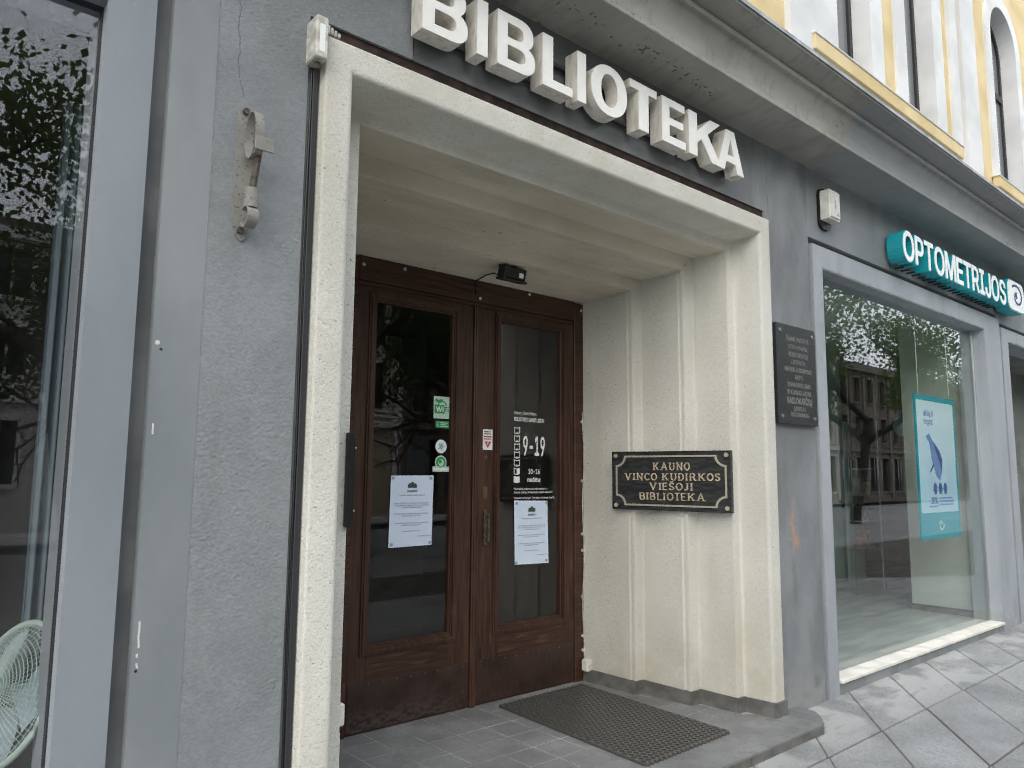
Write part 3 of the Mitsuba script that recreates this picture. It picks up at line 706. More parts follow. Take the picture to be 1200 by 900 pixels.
# glass screens with steel edges inside the shop
gs = thing('glass_screen', 'frameless glass partition with steel edges inside the shop', 'glass partition')
obj('pane', box(7.9, 8.65, 1.74, 1.75, 0.055, 2.75), 'pane', gs)
objs('edge', [box(7.885, 7.9, 1.735, 1.755, 0.055, 2.8), box(8.65, 8.68, 1.735, 1.755, 0.055, 2.8), box(7.9, 8.65, 1.735, 1.755, 2.75, 2.8)], 'steel', gs)
gs = thing('display_shelf', 'narrow pale display shelf with small dark and orange items at the back of the shop', 'shelf')
obj('panel', box(8.95, 9.38, 2.3, 2.34, 0.055, 2.2), 'mint', gs)
objs('shelf', [box(8.97, 9.36, 2.12, 2.30, z, z + 0.02) for z in (0.5, 0.85, 1.2, 1.55)], 'shop_wall', gs)
for i, z in enumerate((0.52, 0.87, 1.22, 1.57)):
    objs('goods', [box(9.0 + 0.12 * k, 9.08 + 0.12 * k, 2.15, 2.28, z, z + 0.12 + 0.05 * ((i + k) % 3)) for k in range(3)], ('orange', 'black_plastic', 'sill_stone', 'black_plastic')[i], gs)
gs = thing('display_rack', 'tall dark rack of shelves at the back left of the shop', 'rack')
objs('post', [box(x, x + 0.03, y, y + 0.03, 0.056, 2.3) for x in (7.1, 8.3) for y in (2.9, 3.3)], 'black_plastic', gs)
objs('shelf', [box(7.1, 8.33, 2.9, 3.33, z, z + 0.02) for z in (0.35, 0.75, 1.15, 1.55, 1.95)], 'dark_duct', gs)
objs('goods', [box(7.16 + 0.16 * k, 7.27 + 0.16 * k, 2.98, 3.1, z + 0.021, z + 0.09 + 0.03 * ((k + q) % 3)) for q, z in enumerate((0.75, 1.15, 1.55)) for k in range(7)], 'room_mid', gs)
gs = thing('glass_screen', 'narrow frameless glass partition with bright steel edges beside the chrome stand', 'glass partition')
obj('pane', box(7.0, 7.62, 1.86, 1.87, 0.056, 2.6), 'pane', gs)
objs('edge', [box(6.985, 7.0, 1.855, 1.875, 0.056, 2.62), box(7.62, 7.635, 1.855, 1.875, 0.056, 2.62)], 'steel', gs)
ct = thing('shop_counter', 'white shop counter with a dark screen at the back of the shop', 'counter')
obj('front', box(8.75, 9.3, 3.5, 4.2, 0.056, 0.98, 0.01), 'shop_wall', ct); obj('top', box(8.7, 9.35, 3.45, 4.25, 0.981, 1.02, 0.005), 'sill_stone', ct)
obj('screen', [box(8.9, 9.25, 3.7, 3.73, 1.1, 1.36, 0.004), box(9.05, 9.1, 3.7, 3.74, 1.02, 1.12)], 'black_plastic', ct)
bl = thing('chrome_stand', 'thin chrome stand with a round foot inside the shop', 'stand')
obj('pole', tube([(6.75, 1.6, 0.06), (6.75, 1.6, 1.0)], 0.012, 8), 'steel', bl); obj('foot', ext_xy(Point(6.75, 1.6).buffer(0.11), 0.056, 0.07), 'steel', bl)
for k, (x, y, z, r) in enumerate(((8.15, 1.2, 2.05, 0.12), (8.3, 1.25, 2.15, 0.13), (8.26, 1.15, 1.93, 0.11))):
    m = trimesh.creation.icosphere(3, r); m.apply_translation((x, y, z)); bk = obj('balloon', m, 'navy' if k else 'vinyl_blue', smooth=True)
    lab(bk, ('pale blue balloon, left one of the bunch inside the shop', 'dark navy balloon at the top of the bunch inside the shop', 'dark navy balloon at the bottom of the bunch inside the shop')[k], 'balloon')

# ------------------------------------------------------------------ BIBLIOTEKA sign
SG = thing('library_sign', 'large white raised letters reading BIBLIOTEKA on the dark fascia above the portal', 'sign')
yf, yb, zb, lh = -0.075, 0.012, 3.281, 0.262


def bpx(px, py, y=yf):
    d = _F + _R * (px - 600) / 886.34 - _U * (py - 450) / 886.34
    return (CAM + d * (y - CAM[1]) / d[1])[0]


spans = [('B', 0.386, 0.640), ('I', 0.0, 0.0)]
pxs = [('B', 495, 548), ('I', 559, 571.5), ('B', 583, 627), ('L', 636, 671), ('I', 677, 687), ('O', 693, 735), ('T', 738, 769.5), ('E', 776.5, 804), ('K', 808, 846), ('A', 841.5, 872)]
line_y = lambda px: 32 + (px - 495) * 180 / 377
def block(ch):
    """clean grotesque capitals in a 1 x 1 box; t: stem as a share of the box width, u: bar as a share of the height"""
    t, u = {'B': .26, 'L': .34, 'O': .27, 'T': .36, 'E': .31, 'K': .25, 'A': .25}.get(ch, 1), .17
    if ch == 'I': return sbox(0, 0, 1, 1)
    if ch == 'L': return sbox(0, 0, t, 1).union(sbox(0, 0, 1, u))
    if ch == 'T': return sbox(0, 1 - u, 1, 1).union(sbox(.5 - t / 2, 0, .5 + t / 2, 1))
    if ch == 'E': return shapely.union_all([sbox(0, 0, t, 1), sbox(0, 0, 1, u), sbox(0, 1 - u, .97, 1), sbox(0, .5 - u * .46, .9, .5 + u * .46)])
    sup = lambda cx, cz, rx, rz, e, n=48: Polygon([(cx + rx * abs(math.cos(a)) ** e * np.sign(math.cos(a)), cz + rz * abs(math.sin(a)) ** e * np.sign(math.sin(a))) for a in np.linspace(0, 2 * math.pi, n + 1)[:-1]])
    if ch == 'O': return sup(.5, .5, .5, .5, .93).difference(sup(.5, .5, .5 - t, .5 - u, .9))
    if ch == 'B':
        def lobe(z0, z1, w): r = (z1 - z0) / 2; return sbox(0, z0, w - .38, z1).union(sup(w - .38, (z0 + z1) / 2, .38, r, .85))
        out = lobe(.0, .54, 1.0).union(lobe(.46, 1.0, .95))
        def hole(z0, z1, w): r = (z1 - z0) / 2; return sbox(t, z0, w - .2, z1).union(sup(w - .2, (z0 + z1) / 2, .2, r, .85))
        return out.difference(hole(u * .95, .5 - u * .42, 1 - t)).difference(hole(.5 + u * .42, 1 - u * .95, .95 - t))
    if ch == 'K': return shapely.union_all([sbox(0, 0, t, 1), Polygon([(t * .9, .30), (.97, 1), (.66, 1), (t * .9, .56)]), Polygon([(.30, .56), (.50, .72), (1.0, 0), (.69, 0)])])
    return shapely.union_all([Polygon([(0, 0), (.35, 1), (.65, 1), (1, 0), (1 - t * 1.02, 0), (.5, .80), (t * 1.02, 0)]), Polygon([(.2, .22), (.8, .22), (.74, .39), (.26, .39)])])


for ch, a, b in pxs:
    oy = 0 if ch not in 'TO' else -60 if ch == 'T' else -25
    x0, x1 = bpx(a, line_y(a) + oy), bpx(b, line_y(b) + oy)
    hgt, z0 = (lh, zb) if ch != 'O' else (lh * 1.03, zb - 0.004)
    g_ = shapely.affinity.affine_transform(block(ch), [x1 - x0, 0, 0, hgt, x0, z0])
    L_ = obj('letter', ext_xz(g_, yf + 0.003, yb), 'letter_side', SG); obj('face', ext_xz(g_, yf, yf + 0.003), 'letter_face', L_)
objs('rail', [box(0.40, 2.78, yb, yb + 0.022, zb + 0.045, zb + 0.062), box(0.40, 2.78, yb, yb + 0.022, zb + 0.19, zb + 0.207)], 'dark_duct', SG)

# ------------------------------------------------------------------ slab-serif capitals for the cast plaque
GL = {'K': [[(0, 0), (0, 1)], [(0.05, 0.42), (0.62, 1)], [(0.25, 0.58), (0.66, 0)]], 'A': [[(0, 0), (0.38, 1), (0.76, 0)], [(0.14, 0.34), (0.62, 0.34)]],
      'U': [[(0, 1), (0, 0.28), (0.10, 0.07), (0.30, 0), (0.50, 0.07), (0.60, 0.28), (0.60, 1)]], 'N': [[(0, 0), (0, 1), (0.64, 0), (0.64, 1)]],
      'O': [[(0.36 + 0.36 * math.cos(t), 0.5 + 0.5 * math.sin(t)) for t in np.linspace(0, 2 * math.pi, 22)]], 'V': [[(0, 1), (0.36, 0), (0.72, 1)]], 'I': [[(0, 0), (0, 1)]],
      'C': [[(0.36 + 0.36 * math.cos(t), 0.5 + 0.5 * math.sin(t)) for t in np.linspace(0.7, 2 * math.pi - 0.7, 18)]], 'D': [[(0, 0), (0, 1), (0.3, 1), (0.52, 0.88), (0.62, 0.62), (0.62, 0.38), (0.52, 0.12), (0.3, 0), (0, 0)]],
      'R': [[(0, 0), (0, 1), (0.4, 1), (0.55, 0.88), (0.55, 0.64), (0.4, 0.52), (0, 0.52)], [(0.33, 0.52), (0.64, 0)]],
      'S': [[(0.54, 0.80), (0.44, 0.96), (0.27, 1), (0.08, 0.92), (0.02, 0.75), (0.10, 0.58), (0.46, 0.42), (0.55, 0.25), (0.46, 0.07), (0.27, 0), (0.10, 0.05), (0, 0.22)]],
      'E': [[(0.54, 1), (0, 1), (0, 0), (0.56, 0)], [(0, 0.52), (0.42, 0.52)]], 'J': [[(0.36, 1), (0.36, 0.2), (0.24, 0.02), (0.1, 0), (0, 0.12)]], 'B': [[(0, 0), (0, 1), (0.38, 1), (0.52, 0.88), (0.52, 0.65), (0.38, 0.53), (0, 0.53)], [(0.38, 0.53), (0.57, 0.42), (0.57, 0.12), (0.40, 0), (0, 0)]],
      'L': [[(0, 1), (0, 0), (0.52, 0)]], 'T': [[(0, 1), (0.64, 1)], [(0.32, 1), (0.32, 0)]]}
SER = {'K': [(0, 0), (0, 1), (.62, 1), (.66, 0)], 'A': [(0, 0), (.76, 0)], 'U': [(0, 1), (.6, 1)], 'N': [(0, 0), (0, 1), (.64, 1)], 'V': [(0, 1), (.72, 1)], 'I': [(0, 0), (0, 1)], 'R': [(0, 0), (.66, 0)], 'J': [(.36, 1)], 'T': [(.32, 0)], 'B': [], 'L': [(0, 1)]}


def serif_line(s, h, w=0.15, gap=0.26):
    x, shapes = 0.0, []
    for ch in s:
        if ch == ' ': x += 0.5; continue
        hat = ch == 'Š'; c = 'S' if hat else ch
        st = [shapely.LineString(p).buffer(w / 2, cap_style=2, join_style=2, mitre_limit=2) for p in GL[c]] + [sbox(a - 0.17, b - w / 2 if b else -w * 0.28, a + 0.17, b + w * 0.28 if b else w / 2) for a, b in SER.get(c, [])]
        if hat: st.append(shapely.LineString([(0.10, 1.28), (0.27, 1.10), (0.44, 1.28)]).buffer(w * 0.4, cap_style=2))
        u = shapely.union_all(st); x0, _, x1, _ = u.bounds
        shapes.append(shapely.affinity.translate(u, x - x0)); x += x1 - x0 + gap * 0.75
    u = shapely.union_all(shapes); x0, _, x1, _ = u.bounds
    return shapely.affinity.scale(shapely.affinity.translate(u, -(x0 + x1) / 2), h, h, origin=(0, 0))


PA, PB = np.array([2.931, 0.168]), np.array([2.7455, 0.992])     # front edge line of the plaque on the right jamb
t2 = (PA - PB) / np.linalg.norm(PA - PB); PW = np.linalg.norm(PA - PB)
PM = frameM((PB[0], PB[1], 1.212), (t2[0], t2[1], 0), (0, 0, 1))       # local x to the right in the picture, y up, z towards the viewer
PQ = thing('library_plaque', 'black cast plaque with raised pale serif lettering on the right portal jamb', 'plaque')
ph = 0.392
obj('plate', place(ext_xy(sbox(0, 0, PW, ph), -0.03, 0.0), PM), 'plaque_black', PQ)
bw = 0.014
cut = lambda r, a: sbox(a, a, PW - a, ph - a).difference(shapely.union_all([Point(x, y).buffer(r, 10) for x in (0.03, PW - 0.03) for y in (0.03, ph - 0.03)]))
rim = cut(0.062, 0.028).difference(cut(0.062 + bw, 0.028 + bw * 0.8))
obj('rim', [place(ext_xy(rim, 0.0, 0.006), PM), ], 'plaque_rim', PQ)
edge = sbox(0, 0, PW, ph).difference(sbox(0.007, 0.007, PW - 0.007, ph - 0.007))
obj('border', place(ext_xy(edge, 0.0, 0.007), PM), 'plaque_black', PQ)
for x in (0.028, PW - 0.028):
    for y in (0.028, ph - 0.028):
        obj('bolt', place(ext_xy(Point(x, y).buffer(0.014, 6), 0.0, 0.010), PM), 'plaque_rim', PQ)
for s, xc, yb_, h_, wid in (('KAUNO', 0.475, 0.268, 0.046, 0.285), ('VINCO KUDIRKOS', 0.47, 0.201, 0.043, 0.735), ('VIEŠOJI', 0.47, 0.138, 0.043, 0.335), ('BIBLIOTEKA', 0.475, 0.071, 0.044, 0.50)):
    xc, wid = xc * PW / 0.913, wid * PW / 0.913; u = serif_line(s, h_); x0, _, x1, _ = u.bounds
    u = shapely.affinity.translate(shapely.affinity.scale(u, wid / (x1 - x0), 1, origin=(0, 0)), xc, yb_)
    obj('lettering', place(ext_xy(u, 0.0, 0.006), PM), 'plaque_gold', PQ)

# granite memorial plaque on the grey pier
MQ = thing('memorial_plaque', 'dark granite plaque with a long grey inscription on the grey pier beside the portal', 'plaque')
my = 0.008
obj('slab', box(3.247, 3.757, my, W0 - 0.001, 1.787, 2.452, 0.004), 'granite', MQ)
lines = [('ŠIAME PASTATE', 2.345, .030, 0), ('1919–1940 M.', 2.292, .030, 0), ('VEIKĖ BROLIŲ', 2.240, .030, 0), ('LIETUVOS', 2.190, .030, 0), ('NEPRIKLAUSOMYBĖS', 2.138, .030, 0), ('AKTO', 2.088, .030, 0), ('SIGNATARO JONO', 2.036, .030, 0), ('IR KUNIGO JUOZO', 1.985, .030, 0), ('VAILOKAIČIŲ', 1.925, .040, 1), ('ĮKURTAS', 1.878, .028, 0), ('ŪKIO BANKAS', 1.838, .028, 0)]
for s, z, h_, bold in lines:
    obj('lettering', text_c(s, 3.515, z, h_, my - 0.0012, 0.0015, bool(bold), 0.82 if len(s) > 13 else 0.9), 'engraving', MQ)
for x in (3.29, 3.71):
    for z in (1.835, 2.405): obj('screw', disc_y(x, my - 0.006, z, 0.012, 0.006, 12), 'steel', MQ)

# ------------------------------------------------------------------ optician's sign
OS = thing('optician_sign', 'white letters with teal sides reading OPTOMETRIJOS above the right shop window', 'sign')
ox0, ox1, oz, oh, oyf, oyb = 5.05, 7.55, 3.213, 0.235, -0.11, 0.02
word = 'OPTOMETRIJOS'; wid = []
glyphs = [meshkit.text_mesh(c, 1.0, 1.0, bold=True) for c in word]
ws = [float(np.ptp(g_.vertices[:, 0])) for g_ in glyphs]; gap = 0.10; tot = sum(ws) + gap * (len(ws) - 1); k = (ox1 - ox0) / tot; x = ox0
for c, g_, w_ in zip(word, glyphs, ws):
    v = g_.vertices.copy(); v[:, 0] -= v[:, 0].min()
    def shp(y0, y1, grow=0.0):
        q = g_.copy(); cx, cz = w_ / 2, 0.5
        q.vertices = np.stack([x + (cx + (v[:, 0] - cx) * (1 + grow)) * k, y0 + (y1 - y0) * (1 - v[:, 2]), oz + (cz + (v[:, 1] - cz) * (1 + grow)) * oh], 1); return q
    l_ = obj('letter', shp(oyf + 0.004, oyb, 0.06), 'teal_side', OS); obj('face', shp(oyf, oyf + 0.004), 'sign_white', OS if False else l_); x += (w_ + gap) * k
ec = (7.88, 3.35)
sq = sbox(ec[0] - 0.17, ec[1] - 0.07, ec[0] + 0.17, ec[1] + 0.07).buffer(0.085, 8)
em = obj('emblem', ext_xz(sq.buffer(0.012), oyf + 0.006, oyb), 'teal_side', OS); obj('plate', ext_xz(sq, oyf, oyf + 0.006), 'sign_white', em)
ringp = [(ec[0] + 0.02 + (0.05 + 0.022 * t) * math.cos(t + 2), ec[1] + (0.04 + 0.013 * t) * math.sin(t + 2)) for t in np.linspace(0, 6.6, 40)]
obj('swirl', [ext_xz(shapely.LineString(ringp).buffer(0.012), oyf - 0.004, oyf), disc_y(ec[0], oyf - 0.004, ec[1], 0.024, 0.004)], 'navy', em)
objs('mounting_pin', [box(xx, xx + 0.005, -0.03, W0, oz - 0.032, oz - 0.018) for xx in np.arange(5.12, 7.5, 0.115)], 'dark_duct', OS)

# alarm siren
AL = thing('alarm_siren', 'white and dark alarm siren box high on the grey wall above the shop window', 'alarm box')
ax, az = 4.02, 3.402
shape = sbox(ax - 0.028, az - 0.098, ax + 0.028, az + 0.098).buffer(0.055, 8)
obj('backing', ext_xz(shape, 0.022, W0 + 0.005), 'black_plastic', AL)
body = shape.buffer(-0.004).intersection(sbox(ax - 1, az - 0.095, ax + 1, az + 0.125))
obj('cover', [ext_xz(body, -0.045, 0.022), ext_xz(body.buffer(-0.014), -0.056, -0.045)], 'white_plastic', AL)
obj('badge', [box(ax - 0.012, ax + 0.004, -0.0575, -0.056, az - 0.02, az + 0.05), box(ax + 0.012, ax + 0.05, -0.0575, -0.056, az - 0.065, az - 0.058), box(ax + 0.012, ax + 0.05, -0.0575, -0.056, az - 0.05, az - 0.044)], 'ink_light', AL)

# ------------------------------------------------------------------ things on the left wall
FH = thing('flag_bracket', 'old wrought iron flag bracket painted grey on the rough left wall', 'bracket')
fx, fy = -0.268, W0
bp_ = Polygon([(fx - 0.042, 2.33), (fx - 0.030, 2.27), (fx - 0.012, 2.252), (fx + 0.0, 2.262), (fx + 0.012, 2.30), (fx + 0.03, 2.34), (fx + 0.005, 2.72), (fx - 0.02, 2.748), (fx - 0.04, 2.72)])
obj('back_plate', ext_xz(bp_.buffer(0.004), fy - 0.007, fy - 0.0005), 'iron_paint', FH)


def band(c, ry, rz, x0, x1, th, a0=0, a1=2 * math.pi, n=22):
    """flat iron band: a loop in the (y, z) plane that is x0..x1 wide"""
    pts = [(c[0] + ry * math.cos(t), c[1] + rz * math.sin(t)) for t in np.linspace(a0, a1, n)]
    q = shapely.LineString(pts).buffer(th / 2, cap_style=2)
    return cat([prism_x(list(g_.exterior.coords), x0, x1) if not g_.interiors else prism_ring(g_, x0, x1) for g_ in getattr(q, 'geoms', [q])])


def prism_ring(g_, x0, x1):
    m = trimesh.creation.extrude_polygon(g_, x1 - x0, engine='earcut'); v = m.vertices.copy(); m.vertices = np.stack([x0 + v[:, 2], v[:, 0], v[:, 1]], 1); return m


obj('loop', band((fy - 0.055, 2.625), 0.05, 0.085, fx - 0.016, fx + 0.014, 0.0045, n=40), 'iron_paint', FH)
obj('arm', [band((fy - 0.09, 2.575), 0.018, 0.026, fx - 0.014, fx + 0.014, 0.006, 0.5, 5.4), box(fx - 0.018, fx + 0.052, fy - 0.112, fy - 0.105, 2.555, 2.605, 0.002)], 'iron_paint', FH)
obj('strap', tube([(fx + 0.012, fy - 0.07, 2.56), (fx - 0.002, fy - 0.055, 2.40)], 0.013, 4), 'iron_dark', FH)
obj('socket', ext_xy(Point(fx - 0.004, fy - 0.065).buffer(0.025, 8).difference(Point(fx - 0.004, fy - 0.065).buffer(0.020, 8)), 2.355, 2.425), 'iron_paint', FH)
obj('curl', band((fy - 0.055, 2.325), 0.036, 0.036, fx - 0.024, fx + 0.014, 0.006, 0.9, 5.9), 'iron_paint', FH)
for z in (2.725, 2.285): obj('bolt', disc_y(fx - 0.018, fy - 0.02, z, 0.012, 0.014, 8), 'iron_dark', FH)

CD = thing('cable_duct', 'black cable duct running up beside the left edge of the portal', 'cable duct')
obj('duct', box(-0.029, -0.0065, W0 + 0.001, W0 + 0.0115, -0.06, 3.0, 0.002), 'dark_duct', CD)
obj('cable', tube([(-0.036 + 0.002 * math.sin(z * 5), W0 + 0.007, z) for z in np.linspace(-0.06, 3.0, 30)], 0.004, 6), 'black_plastic', CD)
JB = thing('junction_box', 'small white sensor box at the top left corner of the portal', 'junction box')
obj('case', box(-0.064, -0.014, -0.045, W0 + 0.017, 2.995, 3.165, 0.005), 'dirty_white', JB)
obj('label_strip', box(-0.05, -0.028, -0.0465, -0.045, 3.02, 3.13), 'vinyl_white', JB)
obj('gland', tube([(-0.035, 0.0, 2.996), (-0.035, 0.0, 2.97)], 0.012, 8), 'iron_dark', JB)
WB = thing('wire_clip', 'pale ribbed clip holding wires at the portal corner beside the sensor box', 'clip')
objs('rib', [box(0.0 + 0.015 * k, 0.011 + 0.015 * k, -0.006, 0.03, 3.13, 3.165 - 0.006 * k, 0.002) for k in range(4)], 'dirty_white', WB)
# small screws and holes on the left wall
for i, (x, z) in enumerate(((-0.462, 1.86), (-0.095, 1.86), (-0.535, 0.88), (-0.105, 1.045))):
    pass

# black reader box on the left jamb
RB = thing('card_reader', 'tall black wall box on the left jamb of the portal', 'wall box')
obj('case', box(0.247, 0.272, 0.168, 0.197, 1.225, 1.602, 0.003), 'black_plastic', RB)
obj('front', [box(0.2725, 0.280, 0.171, 0.192, 1.25, 1.58, 0.002)], 'black_plastic', RB)
objs('screw', [tube([(0.279, 0.18, z), (0.285, 0.18, z)], 0.005, 8) for z in (1.29, 1.54)], 'dirty_white', RB)
CB = thing('cable_box', 'small cream connection box at the foot of the right jamb by the door', 'connection box')
obj('case', box(2.745, 2.80, 1.24, 1.30, 0.075, 0.155, 0.008), 'white_plastic', CB)
obj('knob', disc_y(2.765, 1.233, 0.115, 0.012, 0.008, 10), 'dirty_white', CB)
CB2 = thing('cable_box', 'small pale connection box low on the left jamb', 'connection box')
obj('case', box(0.268, 0.296, 0.215, 0.262, 0.455, 0.54, 0.006), 'white_plastic', CB2)
CB3 = thing('loose_cable', 'pale loose cables hanging at the foot of the left jamb', 'cable')
for k in range(3):
    obj('strand', tube([(0.276 + 0.005 * k + 0.007 * math.sin(t * 5 + k), 0.235 + 0.01 * k, 0.42 - 0.42 * t) for t in np.linspace(0, 1, 14)], 0.0045, 6), 'white_plastic', CB3)
cb = thing('door_cable', 'thin pale cable stapled down the right edge of the door', 'cable')
obj('strand', tube([(2.776 + 0.008 * math.sin(z * 9), D - 0.022, z) for z in np.linspace(0.12, 1.9, 50)], 0.004, 5), 'dirty_white', cb)

# floodlight-like sensor under the soffit
MS = thing('motion_sensor', 'small black motion sensor fixed under the portal ceiling above the door', 'sensor')
M = trimesh.transformations.translation_matrix((1.772, 0.95, 2.688)) @ np.diag([0.9, 0.9, 0.9, 1]) @ trimesh.transformations.rotation_matrix(0.25, (1, 0, 0))
obj('housing', place(cat([box(-0.095, 0.095, -0.045, 0.03, -0.035, 0.045, 0.006), box(-0.11, 0.11, -0.05, 0.035, -0.055, -0.035, 0.004), box(-0.105, -0.085, -0.052, 0.03, -0.05, 0.05, 0.003)]), M), 'black_plastic', MS)
obj('lens', place(box(0.028, 0.068, -0.0475, -0.045, -0.018, 0.014), M), 'vinyl_white', MS)
obj('bracket', box(1.755, 1.79, 0.93, 0.985, 2.715, 2.775), 'black_plastic', MS)
wc = thing('sensor_wire', 'thin black wire running from the motion sensor to the door frame', 'wire')
obj('strand', tube([(1.69, 0.96, 2.66), (1.70, 1.04, 2.70), (1.73, 1.16, 2.715), (1.765, 1.305, 2.712), (1.768, 1.31, 2.62)], 0.0045, 6), 'black_plastic', wc)

# ------------------------------------------------------------------ door mat
DM = thing('door_mat', 'black rubber ring door mat lying on the entrance tiles before the right door leaf', 'door mat')
mats, cw = [], 0.038
mw_, md_ = 0.79, 1.20
nx, ny = int(mw_ / cw), int(md_ / (cw * 0.866))
holes_ = [Polygon([((i + 0.5 * (j % 2) + 0.5) * cw + cw * 0.43 * math.cos(a), (j + 0.6) * cw * 0.866 + cw * 0.43 * math.sin(a)) for a in np.arange(8) * math.pi / 4 + 0.39]) for j in range(ny) for i in range(nx - (j % 2))]
outline = sbox(0, 0, nx * cw, ny * cw * 0.866 + cw * 0.3)
bands = []
rowh = cw * 0.866
for j0 in range(0, ny, 7):
    z0_, z1_ = j0 * rowh + (0 if j0 == 0 else 0.1 * rowh), min((j0 + 7.1) * rowh, ny * rowh + cw * 0.3)
    if j0 + 7 >= ny: z1_ = ny * rowh + cw * 0.3
    sub = [h_ for h_ in holes_ if h_.bounds[3] > z0_ and h_.bounds[1] < z1_]
    q = sbox(0, z0_, nx * cw, z1_).difference(shapely.union_all(sub))
    bands.append(ext_xy(q, 0.0, 0.013))
mm = cat(bands)
MM = frameM((1.862, 0.012, 0.0015), (math.cos(0.02), math.sin(0.02), 0), (-math.sin(0.02), math.cos(0.02), 0))
MM[:3, 1] = (0.048, 0.9988, 0)
obj('grid', place(mm, MM), 'rubber', DM)
lab(obj('edge_tooth', place(cat([ext_xy(Point((i + 0.5) * cw, -0.004 if s == 0 else ny * rowh + cw * 0.3 + 0.004).buffer(cw * 0.36, 3), 0.0, 0.0125) for i in range(nx) for s in (0, 1)]), MM), 'rubber', DM), kind='stuff')

# ------------------------------------------------------------------ papers and stickers on the door glass
GY = D + 0.0165


def paper(x0, x1, z0, z1, label, tilt=0.0):
    k = thing('notice_sheet', label, 'notice'); xc, w_, h_ = (x0 + x1) / 2, x1 - x0, z1 - z0
    nx_, nz_ = 9, 13; gx, gz = np.meshgrid(np.linspace(0, 1, nx_), np.linspace(0, 1, nz_))
    warp = 0.0025 * np.sin(gx * 3.1 + 0.4) * np.sin(gz * 5.2 + tilt) + 0.003 * np.clip(gz * 0 + (0.15 - gz) * 3, 0, 1) * gx
    v = np.stack([x0 + gx * w_ + tilt * (gz - 0.5) * 0.02, GY - 0.004 - np.abs(warp), z0 + gz * h_ + tilt * (gx - 0.5) * 0.012], -1).reshape(-1, 3)
    f = np.array([[j * nx_ + i, j * nx_ + i + 1, (j + 1) * nx_ + i + 1, (j + 1) * nx_ + i] for j in range(nz_ - 1) for i in range(nx_ - 1)])
    obj('sheet', (v, f), 'paper', k, smooth=True)
    yy = GY - 0.0085
    logo = shapely.union_all([Point(xc - 0.018, z0 + h_ * 0.855).buffer(0.014), Point(xc + 0.018, z0 + h_ * 0.855).buffer(0.014), sbox(xc - 0.032, z0 + h_ * 0.825, xc + 0.032, z0 + h_ * 0.85), Point(xc, z0 + h_ * 0.88).buffer(0.012)])
    obj('emblem', ext_xz(logo, yy, yy + 0.0008), 'ink_green', k)
    obj('heading', text_c('DĖMESIO!', xc, z0 + h_ * 0.765, 0.0105, yy, 0.0008, True), 'ink', k)
    r = np.random.default_rng(3); bars = []
    for zz, nl in ((0.715, 1), (0.605, 3), (0.455, 2), (0.325, 2), (0.21, 1), (0.135, 1)):
        for q in range(nl):
            z_ = z0 + h_ * (zz - 0.032 * q); wd = {0.715: .30, 0.21: .20, 0.135: .16}.get(zz, .40 if q < nl - 1 else .22) * w_
            c_ = xc if zz != 0.135 else x1 - 0.06; xx = c_ - wd
            while xx < c_ + wd:
                l_ = r.uniform(0.008, 0.026); bars.append(ext_xz(sbox(xx, z_, min(xx + l_, c_ + wd), z_ + 0.0042), yy, yy + 0.0006)); xx += l_ + 0.0045
    lab(obj('print', bars, 'ink_light', k), kind='stuff')
    objs('tape', [box(a, a + 0.018, yy - 0.0005, yy + 0.004, b, b + 0.016) for a in (x0 + 0.008, x1 - 0.026) for b in (z0 + 0.008, z1 - 0.024)], 'ink_light', k)


paper(1.168, 1.475, 1.008, 1.430, 'white printed notice sheet taped to the glass of the left door leaf', 0.3)
paper(2.145, 2.455, 0.838, 1.264, 'white printed notice sheet taped to the right door glass below the opening hours', -0.6)

sy = GY - 0.0016
OH = thing('opening_hours', 'white vinyl opening hours lettering with 9-19 on the right door glass', 'lettering')
obj('line', fit_text('Library Open Hours', 2.137, 2.343, 1.852, 0.022, sy), 'vinyl_white', OH)
obj('line', fit_text('BIBLIOTEKOS DARBO LAIKAS', 2.137, 2.418, 1.806, 0.026, sy, bold=True), 'vinyl_white', OH)
obj('hours', fit_text('9-19', 2.222, 2.426, 1.575, 0.128, sy, bold=True), 'vinyl_white', OH)
obj('hours', fit_text('10-16', 2.272, 2.378, 1.447, 0.033, sy, bold=True), 'vinyl_white', OH)
obj('line', fit_text('nedirba', 2.264, 2.384, 1.392, 0.031, sy, bold=True), 'vinyl_white', OH)
obj('line', fit_text('Paskutinis mėnesio ketvirtadienis –', 2.141, 2.458, 1.338, 0.014, sy), 'vinyl_white', OH)
obj('line', fit_text('švaros diena, skaitytojai neaptarnaujami', 2.141, 2.498, 1.315, 0.014, sy), 'vinyl_white', OH)
obj('line', fit_text('Closed on the last Thursday of every month', 2.141, 2.52, 1.277, 0.014, sy), 'vinyl_white', OH)
for i in range(7):
    z = 1.722 - 0.0555 * i; q = Polygon([(2.139, z), (2.165, z - 0.006), (2.192, z), (2.192, z + 0.043), (2.165, z + 0.037), (2.139, z + 0.043)])
    if i < 5: s_ = q.difference(q.buffer(-0.0055)).union(sbox(2.162, z, 2.168, z + 0.01))
    elif i == 5: s_ = q.difference(q.buffer(-0.0055)).union(q.intersection(sbox(2.165, z - 1, 3, z + 1)))
    else: s_ = q
    obj('day_icon', ext_xz(s_, sy, sy + 0.0008), 'vinyl_white', OH)

